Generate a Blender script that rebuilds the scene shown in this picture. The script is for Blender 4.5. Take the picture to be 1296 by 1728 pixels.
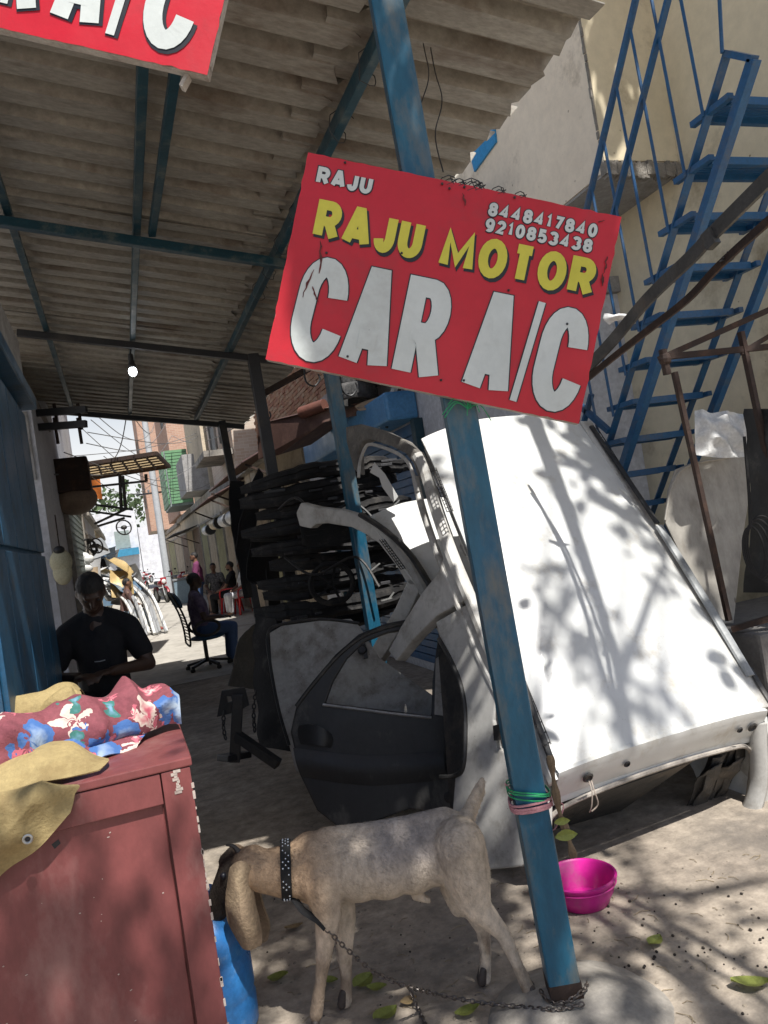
import bpy, bmesh, math, random
from mathutils import Vector as V, Matrix as MX, noise
from mathutils.geometry import tessellate_polygon
from math import sin, cos, pi, radians as RD
for o in list(bpy.data.objects): bpy.data.objects.remove(o)
SC = bpy.context.scene; COL = SC.collection
rnd = random.Random(11)
# ------------------------------------------------------------------ camera
F, PW, PH, EYE = 1300.0, 1296.0, 1728.0, 1.6
YAW, ROLL, PITCH = RD(19), RD(8.7), RD(1.2)
RT = V((cos(YAW), -sin(YAW), 0)); FL = V((sin(YAW), cos(YAW), 0))
FW = (FL*cos(PITCH) + V((0, 0, sin(PITCH)))).normalized(); UP0 = RT.cross(FW)
CX = RT*cos(ROLL) - UP0*sin(ROLL); CY = RT*sin(ROLL) + UP0*cos(ROLL)
CAM = V((0, 0, EYE))
cd = bpy.data.cameras.new('camera'); cam = bpy.data.objects.new('camera', cd); COL.objects.link(cam)
cd.sensor_fit = 'VERTICAL'; cd.sensor_height = 36; cd.lens = F/PH*36; cd.clip_end = 500; cd.clip_start = .05
cam.matrix_world = MX(((CX.x, CY.x, -FW.x, CAM.x), (CX.y, CY.y, -FW.y, CAM.y), (CX.z, CY.z, -FW.z, CAM.z), (0, 0, 0, 1)))
SC.camera = cam
# ------------------------------------------------------------------ sky, sun, exposure
SUNC = (-.26, .44, -.86)                                    # travel of the light: camera right, forward, up
LD = (RT*SUNC[0] + FL*SUNC[1] + V((0, 0, SUNC[2]))).normalized()
wd = bpy.data.worlds.new('World'); SC.world = wd; wd.use_nodes = True
nt = wd.node_tree; bgn = nt.nodes['Background']; sk = nt.nodes.new('ShaderNodeTexSky')
sk.sky_type = 'NISHITA'; sk.sun_disc = False
sk.sun_elevation = math.asin(-LD.z); sk.sun_rotation = math.atan2(-LD.x, -LD.y); sk.dust_density = 1.5; sk.air_density = 1.0
wtc = nt.nodes.new('ShaderNodeTexCoord'); wsp = nt.nodes.new('ShaderNodeSeparateXYZ'); wrp = nt.nodes.new('ShaderNodeValToRGB'); wmx = nt.nodes.new('ShaderNodeMix'); wmx.data_type = 'RGBA'
wrp.color_ramp.elements[0].position = .13; wrp.color_ramp.elements[0].color = (1, 1, 1, 1); wrp.color_ramp.elements[1].position = .30; wrp.color_ramp.elements[1].color = (0, 0, 0, 1)   # pale haze low in the sky, all the way round
nt.links.new(wtc.outputs['Generated'], wsp.inputs[0]); nt.links.new(wsp.outputs[2], wrp.inputs[0]); nt.links.new(wrp.outputs[0], wmx.inputs[0]); nt.links.new(sk.outputs[0], wmx.inputs[6]); wmx.inputs[7].default_value = (7.9, 8.0, 8.1, 1)
nt.links.new(wmx.outputs[2], bgn.inputs[0]); bgn.inputs[1].default_value = .086
sd = bpy.data.lights.new('sun', 'SUN'); sd.energy = 5.0; sd.angle = RD(.55); sd.color = (1, .97, .92)
so = bpy.data.objects.new('sun', sd); COL.objects.link(so); so.rotation_mode = 'QUATERNION'
so.rotation_quaternion = LD.to_track_quat('-Z', 'Y'); so.location = (4, -6, 12)
SC.view_settings.view_transform = 'Standard'; SC.view_settings.look = 'None'
SC.view_settings.exposure = .45; SC.view_settings.gamma = 1; SC.view_settings.use_curve_mapping = False
SC.render.engine = 'CYCLES'; SC.cycles.max_bounces = 8; SC.cycles.diffuse_bounces = 5
# ------------------------------------------------------------------ pixel -> place
def ray(px, py): return CX*((px-PW/2)/F) + CY*((PH/2-py)/F) + FW
def P(px, py, d): return CAM + ray(px, py)*d
def hit(px, py, n, p0):
    r = ray(px, py); return CAM + r*(n.dot(p0-CAM)/n.dot(r))
def G(px, py, z=0): return hit(px, py, V((0, 0, 1)), V((0, 0, z)))
def AX(px, py, x): return hit(px, py, V((1, 0, 0)), V((x, 0, 0)))
def AY(px, py, y): return hit(px, py, V((0, 1, 0)), V((0, y, 0)))
def LV(x, d, z): return RT*x + FL*d + V((0, 0, z))
# ------------------------------------------------------------------ materials
MATS = {}
def pm(name, c1, c2=None, s=6, rough=.75, metal=0, bump=.15, bs=None, dirt=None, damt=.4, ds=3, stretch=None, fine=.25, spec=.5, coat=0, trans=0, speck=None):
    if name in MATS: return MATS[name]
    m = bpy.data.materials.new(name); m.use_nodes = True; t = m.node_tree; N = t.nodes; Lk = t.links
    b = N['Principled BSDF']; b.inputs['Roughness'].default_value = rough; b.inputs['Metallic'].default_value = metal
    b.inputs['Specular IOR Level'].default_value = spec; b.inputs['Coat Weight'].default_value = coat
    tc = N.new('ShaderNodeTexCoord'); mp = N.new('ShaderNodeMapping'); Lk.new(tc.outputs['Object'], mp.inputs[0])
    if stretch: mp.inputs['Scale'].default_value = stretch
    def nz(sc, det=5, ro=.6):
        n = N.new('ShaderNodeTexNoise'); n.inputs['Scale'].default_value = sc; n.inputs['Detail'].default_value = det; n.inputs['Roughness'].default_value = ro
        Lk.new(mp.outputs[0], n.inputs[0]); return n
    def ramp(src, a, bb, c0=(0, 0, 0, 1), c3=(1, 1, 1, 1)):
        r = N.new('ShaderNodeValToRGB'); r.color_ramp.elements[0].position = a; r.color_ramp.elements[1].position = bb
        r.color_ramp.elements[0].color = c0; r.color_ramp.elements[1].color = c3; Lk.new(src, r.inputs[0]); return r
    def mix(fac, A, B, mode='MIX'):
        x = N.new('ShaderNodeMix'); x.data_type = 'RGBA'; x.blend_type = mode
        if isinstance(fac, float): x.inputs[0].default_value = fac
        else: Lk.new(fac, x.inputs[0])
        for i, q in ((6, A), (7, B)):
            if isinstance(q, tuple): x.inputs[i].default_value = q
            else: Lk.new(q, x.inputs[i])
        return x.outputs[2]
    if c2 is None: c2 = tuple(k*.72 for k in c1)
    n1 = nz(s); r1 = ramp(n1.outputs['Fac'], .35, .68, (*c1, 1), (*c2, 1)); col = r1.outputs[0]
    n3 = nz(s*9, 4, .7); r3 = ramp(n3.outputs['Fac'], .3, .7, (1-fine, 1-fine, 1-fine, 1), (1+fine*.4,)*3+(1,))
    col = mix(1.0, col, r3.outputs[0], 'MULTIPLY')
    if dirt is not None:
        n2 = nz(ds, 8, .7); r2 = ramp(n2.outputs['Fac'], .62-.3*damt, .78-.2*damt); col = mix(r2.outputs[0], col, (*dirt, 1))
    if speck:
        vo = N.new('ShaderNodeTexVoronoi'); vo.inputs['Scale'].default_value = speck[0]; Lk.new(mp.outputs[0], vo.inputs[0])
        rv = ramp(vo.outputs['Distance'], speck[1], speck[1]+.03, (1, 1, 1, 1), (0, 0, 0, 1))
        nm = nz(s*2); rm = ramp(nm.outputs['Fac'], .5, .6); mm = N.new('ShaderNodeMath'); mm.operation = 'MULTIPLY'
        Lk.new(rv.outputs[0], mm.inputs[0]); Lk.new(rm.outputs[0], mm.inputs[1]); col = mix(mm.outputs[0], col, (*speck[2], 1))
    Lk.new(col, b.inputs['Base Color'])
    rr = ramp(n1.outputs['Fac'], .3, .75, (max(rough-.12, .05),)*3+(1,), (min(rough+.12, 1),)*3+(1,)); Lk.new(rr.outputs[0], b.inputs['Roughness'])
    if bump:
        bn = N.new('ShaderNodeBump'); bn.inputs['Strength'].default_value = bump; bn.inputs['Distance'].default_value = .02
        nb = nz(bs or s*5, 6, .65); Lk.new(nb.outputs['Fac'], bn.inputs['Height']); Lk.new(bn.outputs[0], b.inputs['Normal'])
    if trans:
        tr = N.new('ShaderNodeBsdfTranslucent'); Lk.new(col, tr.inputs[0]); ms = N.new('ShaderNodeMixShader'); ms.inputs[0].default_value = trans
        Lk.new(b.outputs[0], ms.inputs[1]); Lk.new(tr.outputs[0], ms.inputs[2]); Lk.new(ms.outputs[0], N['Material Output'].inputs[0])
    MATS[name] = m; return m
# ------------------------------------------------------------------ mesh builder
class MB:
    def __init__(s, T=None): s.v = []; s.f = []; s.T = T
    def add(s, vs, fs):
        k = len(s.v)
        for p in vs:
            p = V(p); s.v.append(s.T @ p if s.T else p)
        s.f += [tuple(i+k for i in q) for q in fs]; return s
    def box(s, c, sz, rot=None):
        c = V(c); vs = []
        for x in (-.5, .5):
            for y in (-.5, .5):
                for z in (-.5, .5):
                    q = V((x*sz[0], y*sz[1], z*sz[2])); vs.append(c + (rot @ q if rot else q))
        return s.add(vs, [(0, 1, 3, 2), (4, 6, 7, 5), (0, 4, 5, 1), (2, 3, 7, 6), (0, 2, 6, 4), (1, 5, 7, 3)])
    def span(s, x0, x1, y0, y1, z0, z1): return s.box(((x0+x1)/2, (y0+y1)/2, (z0+z1)/2), (x1-x0, y1-y0, z1-z0))
    def bar(s, p0, p1, w, h=None, up=(0, 0, 1)):
        p0 = V(p0); p1 = V(p1); h = h or w; a = (p1-p0).normalized(); sd_ = a.cross(V(up))
        if sd_.length < 1e-4: sd_ = a.cross(V((1, 0, 0)))
        sd_.normalize(); u = sd_.cross(a); vs = []
        for p in (p0, p1):
            for i, j in ((-1, -1), (1, -1), (1, 1), (-1, 1)): vs.append(p + sd_*(i*w/2) + u*(j*h/2))
        return s.add(vs, [(0, 3, 2, 1), (4, 5, 6, 7), (0, 1, 5, 4), (1, 2, 6, 5), (2, 3, 7, 6), (3, 0, 4, 7)])
    def tube(s, pts, r, n=8, cap=True, flat=1.0):
        pts = [V(p) for p in pts]; m = len(pts); rs = r if isinstance(r, (list, tuple)) else [r]*m
        vs = []; fs = []; prev = None
        for i, p in enumerate(pts):
            t = (pts[min(i+1, m-1)] - pts[max(i-1, 0)]); t = t.normalized() if t.length > 1e-9 else V((0, 0, 1))
            if prev is None:
                a = V((0, 0, 1)) if abs(t.z) < .9 else V((1, 0, 0)); prev = a.cross(t).normalized()
            x = (prev - t*prev.dot(t)).normalized(); y = t.cross(x); prev = x
            for k in range(n):
                an = 2*pi*k/n; vs.append(p + x*(cos(an)*rs[i]) + y*(sin(an)*rs[i]*flat))
        for i in range(m-1):
            for k in range(n): fs.append((i*n+k, i*n+(k+1) % n, (i+1)*n+(k+1) % n, (i+1)*n+k))
        if cap: fs.append(tuple(reversed(range(n)))); fs.append(tuple((m-1)*n+k for k in range(n)))
        return s.add(vs, fs)
    def prism(s, outer, vec, holes=()):
        vec = V(vec); loops = [[V(p) for p in outer]] + [[V(p) for p in h] for h in holes]
        tris = tessellate_polygon(loops); flat = [p for l in loops for p in l]; n = len(flat)
        fs = [tuple(t) for t in tris] + [tuple(i+n for i in reversed(t)) for t in tris]; k = 0
        for l in loops:
            for i in range(len(l)):
                a, b = k+i, k+(i+1) % len(l); fs.append((a, b, b+n, a+n))
            k += len(l)
        return s.add(flat + [p+vec for p in flat], fs)
    def lathe(s, prof, c, n=24, ax=None):
        c = V(c); q = ax.to_track_quat('Z', 'Y').to_matrix() if ax else None; vs = []; fs = []
        for r, z in prof:
            for k in range(n):
                a = 2*pi*k/n; p = V((r*cos(a), r*sin(a), z)); vs.append(c + (q @ p if q else p))
        for i in range(len(prof)-1):
            for k in range(n): fs.append((i*n+k, i*n+(k+1) % n, (i+1)*n+(k+1) % n, (i+1)*n+k))
        return s.add(vs, fs)
    def ell(s, c, r, rot=None, nu=16, nv=10):
        c = V(c); vs = []; fs = []
        for i in range(nv+1):
            th = pi*i/nv
            for k in range(nu):
                a = 2*pi*k/nu; p = V((r[0]*sin(th)*cos(a), r[1]*sin(th)*sin(a), r[2]*cos(th))); vs.append(c + (rot @ p if rot else p))
        for i in range(nv):
            for k in range(nu): fs.append((i*nu+k, (i+1)*nu+k, (i+1)*nu+(k+1) % nu, i*nu+(k+1) % nu))
        return s.add(vs, fs)
    def caps(s, pts, rs, n=12):
        """chain of tapered capsules"""
        for (a, b, ra, rb) in zip(pts[:-1], pts[1:], rs[:-1], rs[1:]):
            a = V(a); b = V(b); d = b-a
            if d.length < 1e-5: continue
            d.normalize(); pp = []; rr = []
            for t in (-1, -.8, -.45, 0): pp.append(a + d*(ra*t)); rr.append(max(ra*math.sqrt(max(1-t*t, 0)), ra*.06))
            for t in (0, .45, .8, 1): pp.append(b + d*(rb*t)); rr.append(max(rb*math.sqrt(max(1-t*t, 0)), rb*.06))
            s.tube(pp, rr, n)
        return s
    def mesh(s, name, org, smooth, bev=0):
        me = bpy.data.meshes.new(name); me.from_pydata([p-org for p in s.v], [], s.f); me.validate()
        bm = bmesh.new(); bm.from_mesh(me); bmesh.ops.recalc_face_normals(bm, faces=bm.faces)
        if bev:
            es = [e for e in bm.edges if len(e.link_faces) == 2 and e.calc_face_angle(0) > .5]
            bmesh.ops.bevel(bm, geom=es, offset=bev, segments=2, profile=.6, affect='EDGES', clamp_overlap=True)
        bm.to_mesh(me); bm.free()
        if smooth:
            me.polygons.foreach_set('use_smooth', [True]*len(me.polygons)); me.set_sharp_from_angle(angle=RD(40))
        return me
    def build(s, name, mat, parent=None, smooth=False, bev=0, org=None):
        if parent is not None: org = V(parent.get('_w', (0, 0, 0)))
        elif org is None:
            xs = [p.x for p in s.v]; ys = [p.y for p in s.v]; org = V(((min(xs)+max(xs))/2, (min(ys)+max(ys))/2, min(p.z for p in s.v)))
        me = s.mesh(name, org, smooth, bev); o = bpy.data.objects.new(name, me); COL.objects.link(o)
        if mat: me.materials.append(mat)
        if parent is not None:
            o.parent = parent; o.location = org - ORG[parent.name]; ORG[o.name] = org
            o['_w'] = tuple(org)
        else: o.location = org; ORG[o.name] = org; o['_w'] = tuple(org)
        return o
    def fuse(s, name, mat, parent=None, voxel=.012, it=4):
        tmp = bpy.data.meshes.new('tmp'); tmp.from_pydata([tuple(p) for p in s.v], [], s.f)
        bm = bmesh.new(); bm.from_mesh(tmp); bmesh.ops.recalc_face_normals(bm, faces=bm.faces); bm.to_mesh(tmp); bm.free()
        to = bpy.data.objects.new('tmp', tmp); COL.objects.link(to)
        rm = to.modifiers.new('r', 'REMESH'); rm.mode = 'VOXEL'; rm.voxel_size = voxel
        if it: sm = to.modifiers.new('s', 'SMOOTH'); sm.factor = .5; sm.iterations = it
        dg = bpy.context.evaluated_depsgraph_get(); ev = to.evaluated_get(dg); me = bpy.data.meshes.new_from_object(ev)
        bpy.data.objects.remove(to); bpy.data.meshes.remove(tmp)
        k = MB(); k.v = [v.co.copy() for v in me.vertices]; k.f = [tuple(p.vertices) for p in me.polygons]
        bpy.data.meshes.remove(me)
        return k.build(name, mat, parent, smooth=True)
ORG = {}
def inst(name, me, parent, loc, rot=None, mat=None):
    """a repeated piece: shares mesh data; loc in world"""
    o = bpy.data.objects.new(name, me); COL.objects.link(o); o.parent = parent; o.location = V(loc) - ORG[parent.name]
    if rot: o.rotation_euler = rot
    return o
def tag(o, label=None, cat=None, group=None, kind=None):
    if label: o['label'] = label
    if cat: o['category'] = cat
    if group: o['group'] = group
    if kind: o['kind'] = kind
    return o
def thing(name, label, cat, loc, group=None):
    o = bpy.data.objects.new(name, None); COL.objects.link(o); o.location = V(loc); o.empty_display_size = .1
    ORG[o.name] = V(loc); o['_w'] = tuple(loc); return tag(o, label, cat, group)
def copy_thing(root, loc, rz, label, group=None):
    r = root.copy(); COL.objects.link(r); r.location = V(loc); r.rotation_euler = (0, 0, rz); r['label'] = label
    if group: r['group'] = group
    for c0 in list(root.children):
        c = c0.copy(); COL.objects.link(c); c.parent = r
        for g0 in list(c0.children):
            g = g0.copy(); COL.objects.link(g); g.parent = c
    return r
def cr(a, b, c, d, t):
    return .5*((2*b) + (c-a)*t + (2*a-5*b+4*c-d)*t*t + (3*b-a-3*c+d)*t*t*t)
def spline(pts, n):
    pts = [V(p) for p in pts]; out = []; m = len(pts)
    for i in range(n+1):
        x = i/n*(m-1); k = min(int(x), m-2); t = x-k
        out.append(cr(pts[max(k-1, 0)], pts[k], pts[k+1], pts[min(k+2, m-1)], t))
    return out
def patch(mb, rows, nu=24, nv=24, amp=0, ns=5, thick=.004, amp2=0, ns2=18, seed=0):
    """smooth sheet through a grid of control points, crumpled along its normal, with real thickness"""
    cols = [spline(r, nu) for r in rows]
    grid = [[None]*(nu+1) for _ in range(nv+1)]
    for i in range(nu+1):
        c = spline([cols[j][i] for j in range(len(rows))], nv)
        for j in range(nv+1): grid[j][i] = c[j]
    nr = [[None]*(nu+1) for _ in range(nv+1)]
    for j in range(nv+1):
        for i in range(nu+1):
            a = grid[j][min(i+1, nu)]-grid[j][max(i-1, 0)]; b = grid[min(j+1, nv)][i]-grid[max(j-1, 0)][i]
            n = a.cross(b); nr[j][i] = n.normalized() if n.length > 1e-9 else V((0, 0, 1))
    vs = []; 
    for j in range(nv+1):
        for i in range(nu+1):
            p = grid[j][i]; q = p*ns + V((seed*7.3, seed, 0)); h = amp*(abs(noise.noise(q))*2-.5 if amp2 < 0 else noise.noise(q))
            h += abs(amp2)*noise.noise(p*ns2+V((seed, 3, seed))); vs.append(p+nr[j][i]*h)
    n1 = len(vs); w = nu+1
    vs += [vs[j*w+i]-nr[j][i]*thick for j in range(nv+1) for i in range(w)]; fs = []
    for j in range(nv):
        for i in range(nu):
            a = j*w+i; fs.append((a, a+1, a+w+1, a+w)); fs.append((n1+a, n1+a+w, n1+a+w+1, n1+a+1))
    for i in range(nu):
        fs.append((i, n1+i, n1+i+1, i+1)); a = nv*w+i; fs.append((a, a+1, n1+a+1, n1+a))
    for j in range(nv):
        a = j*w; fs.append((a, a+w, n1+a+w, n1+a)); a = j*w+nu; fs.append((a, n1+a, n1+a+w, a+w))
    mb.add(vs, fs); return grid, nr
# ------------------------------------------------------------------ painted lettering as ribbons
def arc(cx, cy, rx, ry, a0, a1, n=14): return [(cx+rx*cos(RD(a0+(a1-a0)*i/n)), cy+ry*sin(RD(a0+(a1-a0)*i/n))) for i in range(n+1)]
GL = {
 'R': (.86, [([(0, 0), (0, 1), (.5, 1)] + arc(.55, .74, .42, .26, 90, -90, 10) + [(.5, .48), (0.05, .48)], 0), ([(.42, .48), (.62, .4), (1, 0)], 0)]),
 'A': (.95, [([(0, 0), (.44, 1), (.56, 1), (1, 0)], 0), ([(.2, .27), (.8, .27)], 0)]),
 'J': (.7, [(arc(.5, .34, .5, .34, 190, 360, 12) + [(1, 1)], 0)]),
 'U': (.82, [([(0, 1)] + arc(.5, .36, .5, .36, 180, 360, 14) + [(1, 1)], 0)]),
 'M': (1.15, [([(0, 0), (.06, 1), (.5, .2), (.94, 1), (1, 0)], 0)]),
 'O': (.95, [(arc(.5, .5, .5, .5, 0, 342, 19), 1)]),
 'T': (.82, [([(0, 1), (1, 1)], 0), ([(.5, .98), (.5, 0)], 0)]),
 'C': (.85, [([(1, .66)] + arc(.52, .66, .48, .34, 12, 180, 12) + arc(.52, .34, .52, .34, 180, 348, 12), 0)]),
 '/': (.3, [([(0, -.02), (1, 1.02)], 0)]),
 '0': (.62, [(arc(.5, .5, .5, .5, 0, 340, 17), 1)]),
 '1': (.4, [([(.1, .78), (.6, 1), (.6, 0)], 0)]),
 '2': (.62, [(arc(.5, .7, .48, .3, 170, -30, 10) + [(0, 0), (1, 0)], 0)]),
 '3': (.62, [(arc(.45, .75, .5, .25, 160, -80, 10), 0), (arc(.45, .26, .55, .26, 80, -160, 10), 0)]),
 '4': (.66, [([(.72, 0), (.72, 1), (0, .27), (1, .27)], 0)]),
 '5': (.62, [([(.95, 1), (.12, 1), (.05, .52)] + arc(.45, .3, .52, .3, 110, -155, 12), 0)]),
 '7': (.62, [([(0, 1), (1, 1), (.35, 0)], 0)]),
 '8': (.62, [(arc(.5, .76, .44, .24, 0, 340, 15), 1), (arc(.5, .27, .5, .27, 0, 340, 15), 1)]),
 '9': (.62, [(arc(.5, .68, .5, .32, 0, 340, 15), 1), ([(1, .66), (.92, .25)] + arc(.48, .24, .44, .24, 0, -140, 8), 0)]),
}
def ribbon(pts, w, closed):
    pts = [V((a, b)) for a, b in pts]; n = len(pts); L = []; Rr = []
    for i in range(n):
        a = pts[i-1] if (i > 0 or closed) else None; c = pts[(i+1) % n] if (i < n-1 or closed) else None; p = pts[i]
        d1 = (p-a).normalized() if a is not None else None; d2 = (c-p).normalized() if c is not None else None
        if d1 is None: d1 = d2
        if d2 is None: d2 = d1
        n1 = V((-d1.y, d1.x)); n2 = V((-d2.y, d2.x)); m = n1+n2
        m = m.normalized() if m.length > 1e-6 else n1; k = min(1/max(m.dot(n1), .1), 1.55)
        L.append(p+m*(w/2*k)); Rr.append(p-m*(w/2*k))
    return L, Rr
def lettering(mb, word, place, x, y, h, wf, stroke, gap, lift, extra=0, off=(0, 0), jitter=0):
    """word starting at x, baseline y (metres on the panel); place(x, y, lift) -> world"""
    for i, ch in enumerate(word):
        if ch == ' ': x += h*wf*.55; continue
        gw, strokes = GL[ch]; w = gw*h*wf
        for j, (pts, closed) in enumerate(strokes):
            q = [(x+stroke/2+a*(w-stroke)+off[0], y+stroke/2+b*(h-stroke)+off[1]) for a, b in pts]
            L, Rr = ribbon(q, stroke+extra, closed); n = len(L)
            if extra and not closed:
                pass
            vs = [place(p.x, p.y, lift+j*.00025) for p in L] + [place(p.x, p.y, lift+j*.00025) for p in Rr]
            fs = [(k, (k+1) % n, n+(k+1) % n, n+k) for k in range(n if closed else n-1)]
            mb.add(vs, fs)
        x += w+gap
    return x
# ================================================================== paints
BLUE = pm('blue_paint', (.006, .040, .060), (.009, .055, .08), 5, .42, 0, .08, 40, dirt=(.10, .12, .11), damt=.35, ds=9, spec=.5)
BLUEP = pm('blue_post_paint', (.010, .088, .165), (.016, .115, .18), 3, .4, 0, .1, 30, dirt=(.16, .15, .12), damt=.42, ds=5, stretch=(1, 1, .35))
DBLUE = pm('dark_blue_paint', (.012, .07, .14), (.018, .09, .17), 4, .5, 0, .12, 30, dirt=(.05, .06, .07), damt=.4, ds=4)
STEELB = pm('stair_blue', (.010, .075, .19), (.014, .095, .22), 5, .45, 0, .06, 30, dirt=(.07, .09, .12), damt=.3, ds=8)
BLACKM = pm('black_steel', (.018, .02, .024), (.03, .03, .033), 6, .5, 0, .1, 40, dirt=(.07, .06, .05), damt=.3)
RUST = pm('rusty_steel', (.030, .018, .014), (.05, .028, .02), 9, .8, .1, .2, 60, dirt=(.085, .045, .028), damt=.35, ds=12)
GALV = pm('old_roof_sheet', (.36, .335, .285), (.27, .25, .215), 2.2, .6, .15, .10, 25, dirt=(.14, .10, .07), damt=.34, ds=1.7, stretch=(1.1, 3, 1), fine=.3)
CONC = pm('concrete', (.34, .31, .27), (.25, .23, .20), 3, .9, 0, .35, 30, dirt=(.14, .13, .12), damt=.4)
GROUND = pm('dusty_ground', (.43, .365, .29), (.30, .25, .20), 1.3, .95, 0, .6, 14, dirt=(.15, .13, .11), damt=.40, ds=1.5, fine=.45, speck=(26, .09, (.06, .05, .04)))
STREETM = pm('street_concrete', (.46, .43, .38), (.38, .355, .31), .5, .95, 0, .3, 10, dirt=(.2, .18, .15), damt=.35, ds=.8)
BLACKP = pm('black_plastic', (.016, .016, .017), (.03, .029, .028), 7, .5, 0, .15, 50, dirt=(.09, .08, .07), damt=.28, ds=5)
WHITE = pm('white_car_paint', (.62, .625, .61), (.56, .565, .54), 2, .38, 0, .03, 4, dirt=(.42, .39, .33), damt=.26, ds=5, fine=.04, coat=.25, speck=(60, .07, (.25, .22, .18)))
GREYP = pm('dusty_primer', (.36, .35, .33), (.27, .26, .24), 3, .65, 0, .06, 30, dirt=(.14, .12, .10), damt=.42, ds=6, fine=.2, speck=(45, .12, (.06, .05, .04)))
# ================================================================== ground and street
mb = MB(); mb.add([(-60, -40, 0), (60, -40, 0), (60, 160, 0), (-60, 160, 0)], [(0, 1, 2, 3)])
tag(mb.build('ground', GROUND), kind='structure')
mb = MB(); st = []
for i in range(33):
    y = 10.4 + i*3; st.append((-.7, y, .012 + .004*noise.noise(V((0, y, 0))))); st.append((3.1, y, .012))
mb.add(st, [(2*i, 2*i+1, 2*i+3, 2*i+2) for i in range(32)])
mb.add([(-.7, 10.4, 0), (3.1, 10.4, 0), (3.1, 10.4, .012), (-.7, 10.4, .012)], [(0, 1, 2, 3)])
tag(mb.build('street', STREETM), kind='structure')
# ================================================================== canopy of corrugated sheets
def roofz(x): return 3.40 + .186*(1.127-x)
can = thing('corrugated_canopy', 'weathered corrugated sheet canopy on blue steel beams over the lane', 'canopy', (1.1, 6, 3.3))
PITCHC, DEP = .205, .062
def sheet(y0, y1, x0, x1, lift, seed):
    mb = MB(); r = random.Random(seed); prof = []; y = y0
    while y < y1-.01:
        for a, z in ((0, 0), (.42, 0), (.50, 1), (.82, 1), (.90, 0)): prof.append((y+a*PITCHC, z*DEP))
        y += PITCHC
    prof.append((y, 0)); nx = 8; vs = []; fs = []; m = len(prof)
    edge = [r.uniform(-.03, .03) + (.05 if z > 0 else 0) for (_, z) in prof]
    for k, dz in ((0, 0), (1, .005)):
        for i in range(nx+1):
            t = i/nx
            for j, (py, pz) in enumerate(prof):
                x = x0 + (x1+edge[j]-x0)*t if t > .99 else x0+(x1-x0)*t
                vs.append((x, py, roofz(x)+lift+pz+dz+.012*noise.noise(V((x*1.3, py*1.1, seed)))))
    n1 = (nx+1)*m
    for i in range(nx):
        for j in range(m-1):
            a = i*m+j; fs += [(a, a+1, a+m+1, a+m), (n1+a, n1+a+m, n1+a+m+1, n1+a+1)]
    for i in range(nx): a = i*m; fs.append((a, a+m, n1+a+m, n1+a)); a += m-1; fs.append((a, n1+a, n1+a+m, a+m))
    for j in range(m-1): fs.append((j, n1+j, n1+j+1, j+1)); a = nx*m+j; fs.append((a, a+1, n1+a+1, n1+a))
    mb.add(vs, fs); return mb
y = 2.16; k = 0
while y < 10.0:
    w = PITCHC*5
    xl = -1.5
    sheet(y, y+w+.03, .95, 1.80+rnd.uniform(-.03, .05), .010+(k % 2)*.008, k).build('roof_sheet', GALV, can)
    sheet(y+.24, y+w+.27, xl, 1.06, (k % 2)*.008, 50+k).build('roof_sheet', GALV, can)
    y += w; k += 1
for i, x in enumerate((-.33, .33, 1.127)):
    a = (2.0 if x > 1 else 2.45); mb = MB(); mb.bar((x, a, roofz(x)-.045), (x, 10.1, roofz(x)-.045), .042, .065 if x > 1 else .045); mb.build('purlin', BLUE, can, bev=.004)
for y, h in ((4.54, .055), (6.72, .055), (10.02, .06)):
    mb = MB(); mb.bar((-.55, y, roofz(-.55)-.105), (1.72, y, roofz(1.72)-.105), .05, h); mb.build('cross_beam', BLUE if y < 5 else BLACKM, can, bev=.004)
mb = MB(); mb.bar((.45, 2.75, roofz(.45)-.06), (.41, 4.5, roofz(.41)-.06), .04, .04); mb.build('short_batten', BLUE, can, bev=.004)
mb = MB(); mb.bar((1.34, 6.9, 2.95), (2.0, 6.75, roofz(2)-.02), .05, .05); mb.build('strut', RUST, can)
for i in range(7):
    mb = MB(); yy = 2.6+i*.42; x = 1.127; z = roofz(x)-.05; pts = []
    for q in range(14):
        a = q/13*2*pi*1.2; pts.append((x+.045*cos(a)+rnd.uniform(-.01, .01), yy+q*.012, z+.055*sin(a)-.01))
    mb.tube(pts, .0022, 5); mb.build('tie_wire', BLACKM, can)
# ---- posts
def post(base, top, w, mat, label, foot=None, wd=None):
    t = thing('canopy_post', label, 'post', base)
    mb = MB(); mb.bar(base, top, w, wd or w, up=(0, 1, 0)); o = mb.build('box_section', mat, t, bev=.006)
    mb = MB(); b = V(base); mb.box(b+V((0, 0, .012)), (w*1.9, w*1.9, .014)); mb.build('base_plate', RUST, t)
    return t
PB = V((1.115, 2.215, .03))
PT = P(652, 10, 2.43); PTT = PB + (PT-PB)*1.04
mp = thing('canopy_post', 'leaning blue box section post carrying the big tilted red sign', 'post', PB)
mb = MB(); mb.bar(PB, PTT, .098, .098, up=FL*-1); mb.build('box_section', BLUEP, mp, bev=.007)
mb = MB(); prof = [(.30, -.02), (.275, .012), (.22, .035), (.15, .06), (.085, .072), (0, .074)]
vs0 = len(mb.v); mb.lathe(prof, (PB.x+.03, PB.y-.02, 0), 28)
mb.v = [p + V((noise.noise(p*7)*.02, noise.noise(p*7+V((5, 0, 0)))*.02, noise.noise(p*9)*.008)) for p in mb.v]
mb.build('concrete_footing', CONC, mp, smooth=True)
mb = MB(); a0 = PB+V((0, 0, .045)); mb.bar(a0, a0+(PTT-PB).normalized()*.05, .101, .101, up=FL*-1); mb.build('rust_band', RUST, mp)
post((1.70, 5.55, 0), (1.64, 5.5, roofz(1.64)-.06), .095, BLUEP, 'blue post half hidden behind the big red sign, sunlit low down')
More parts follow.
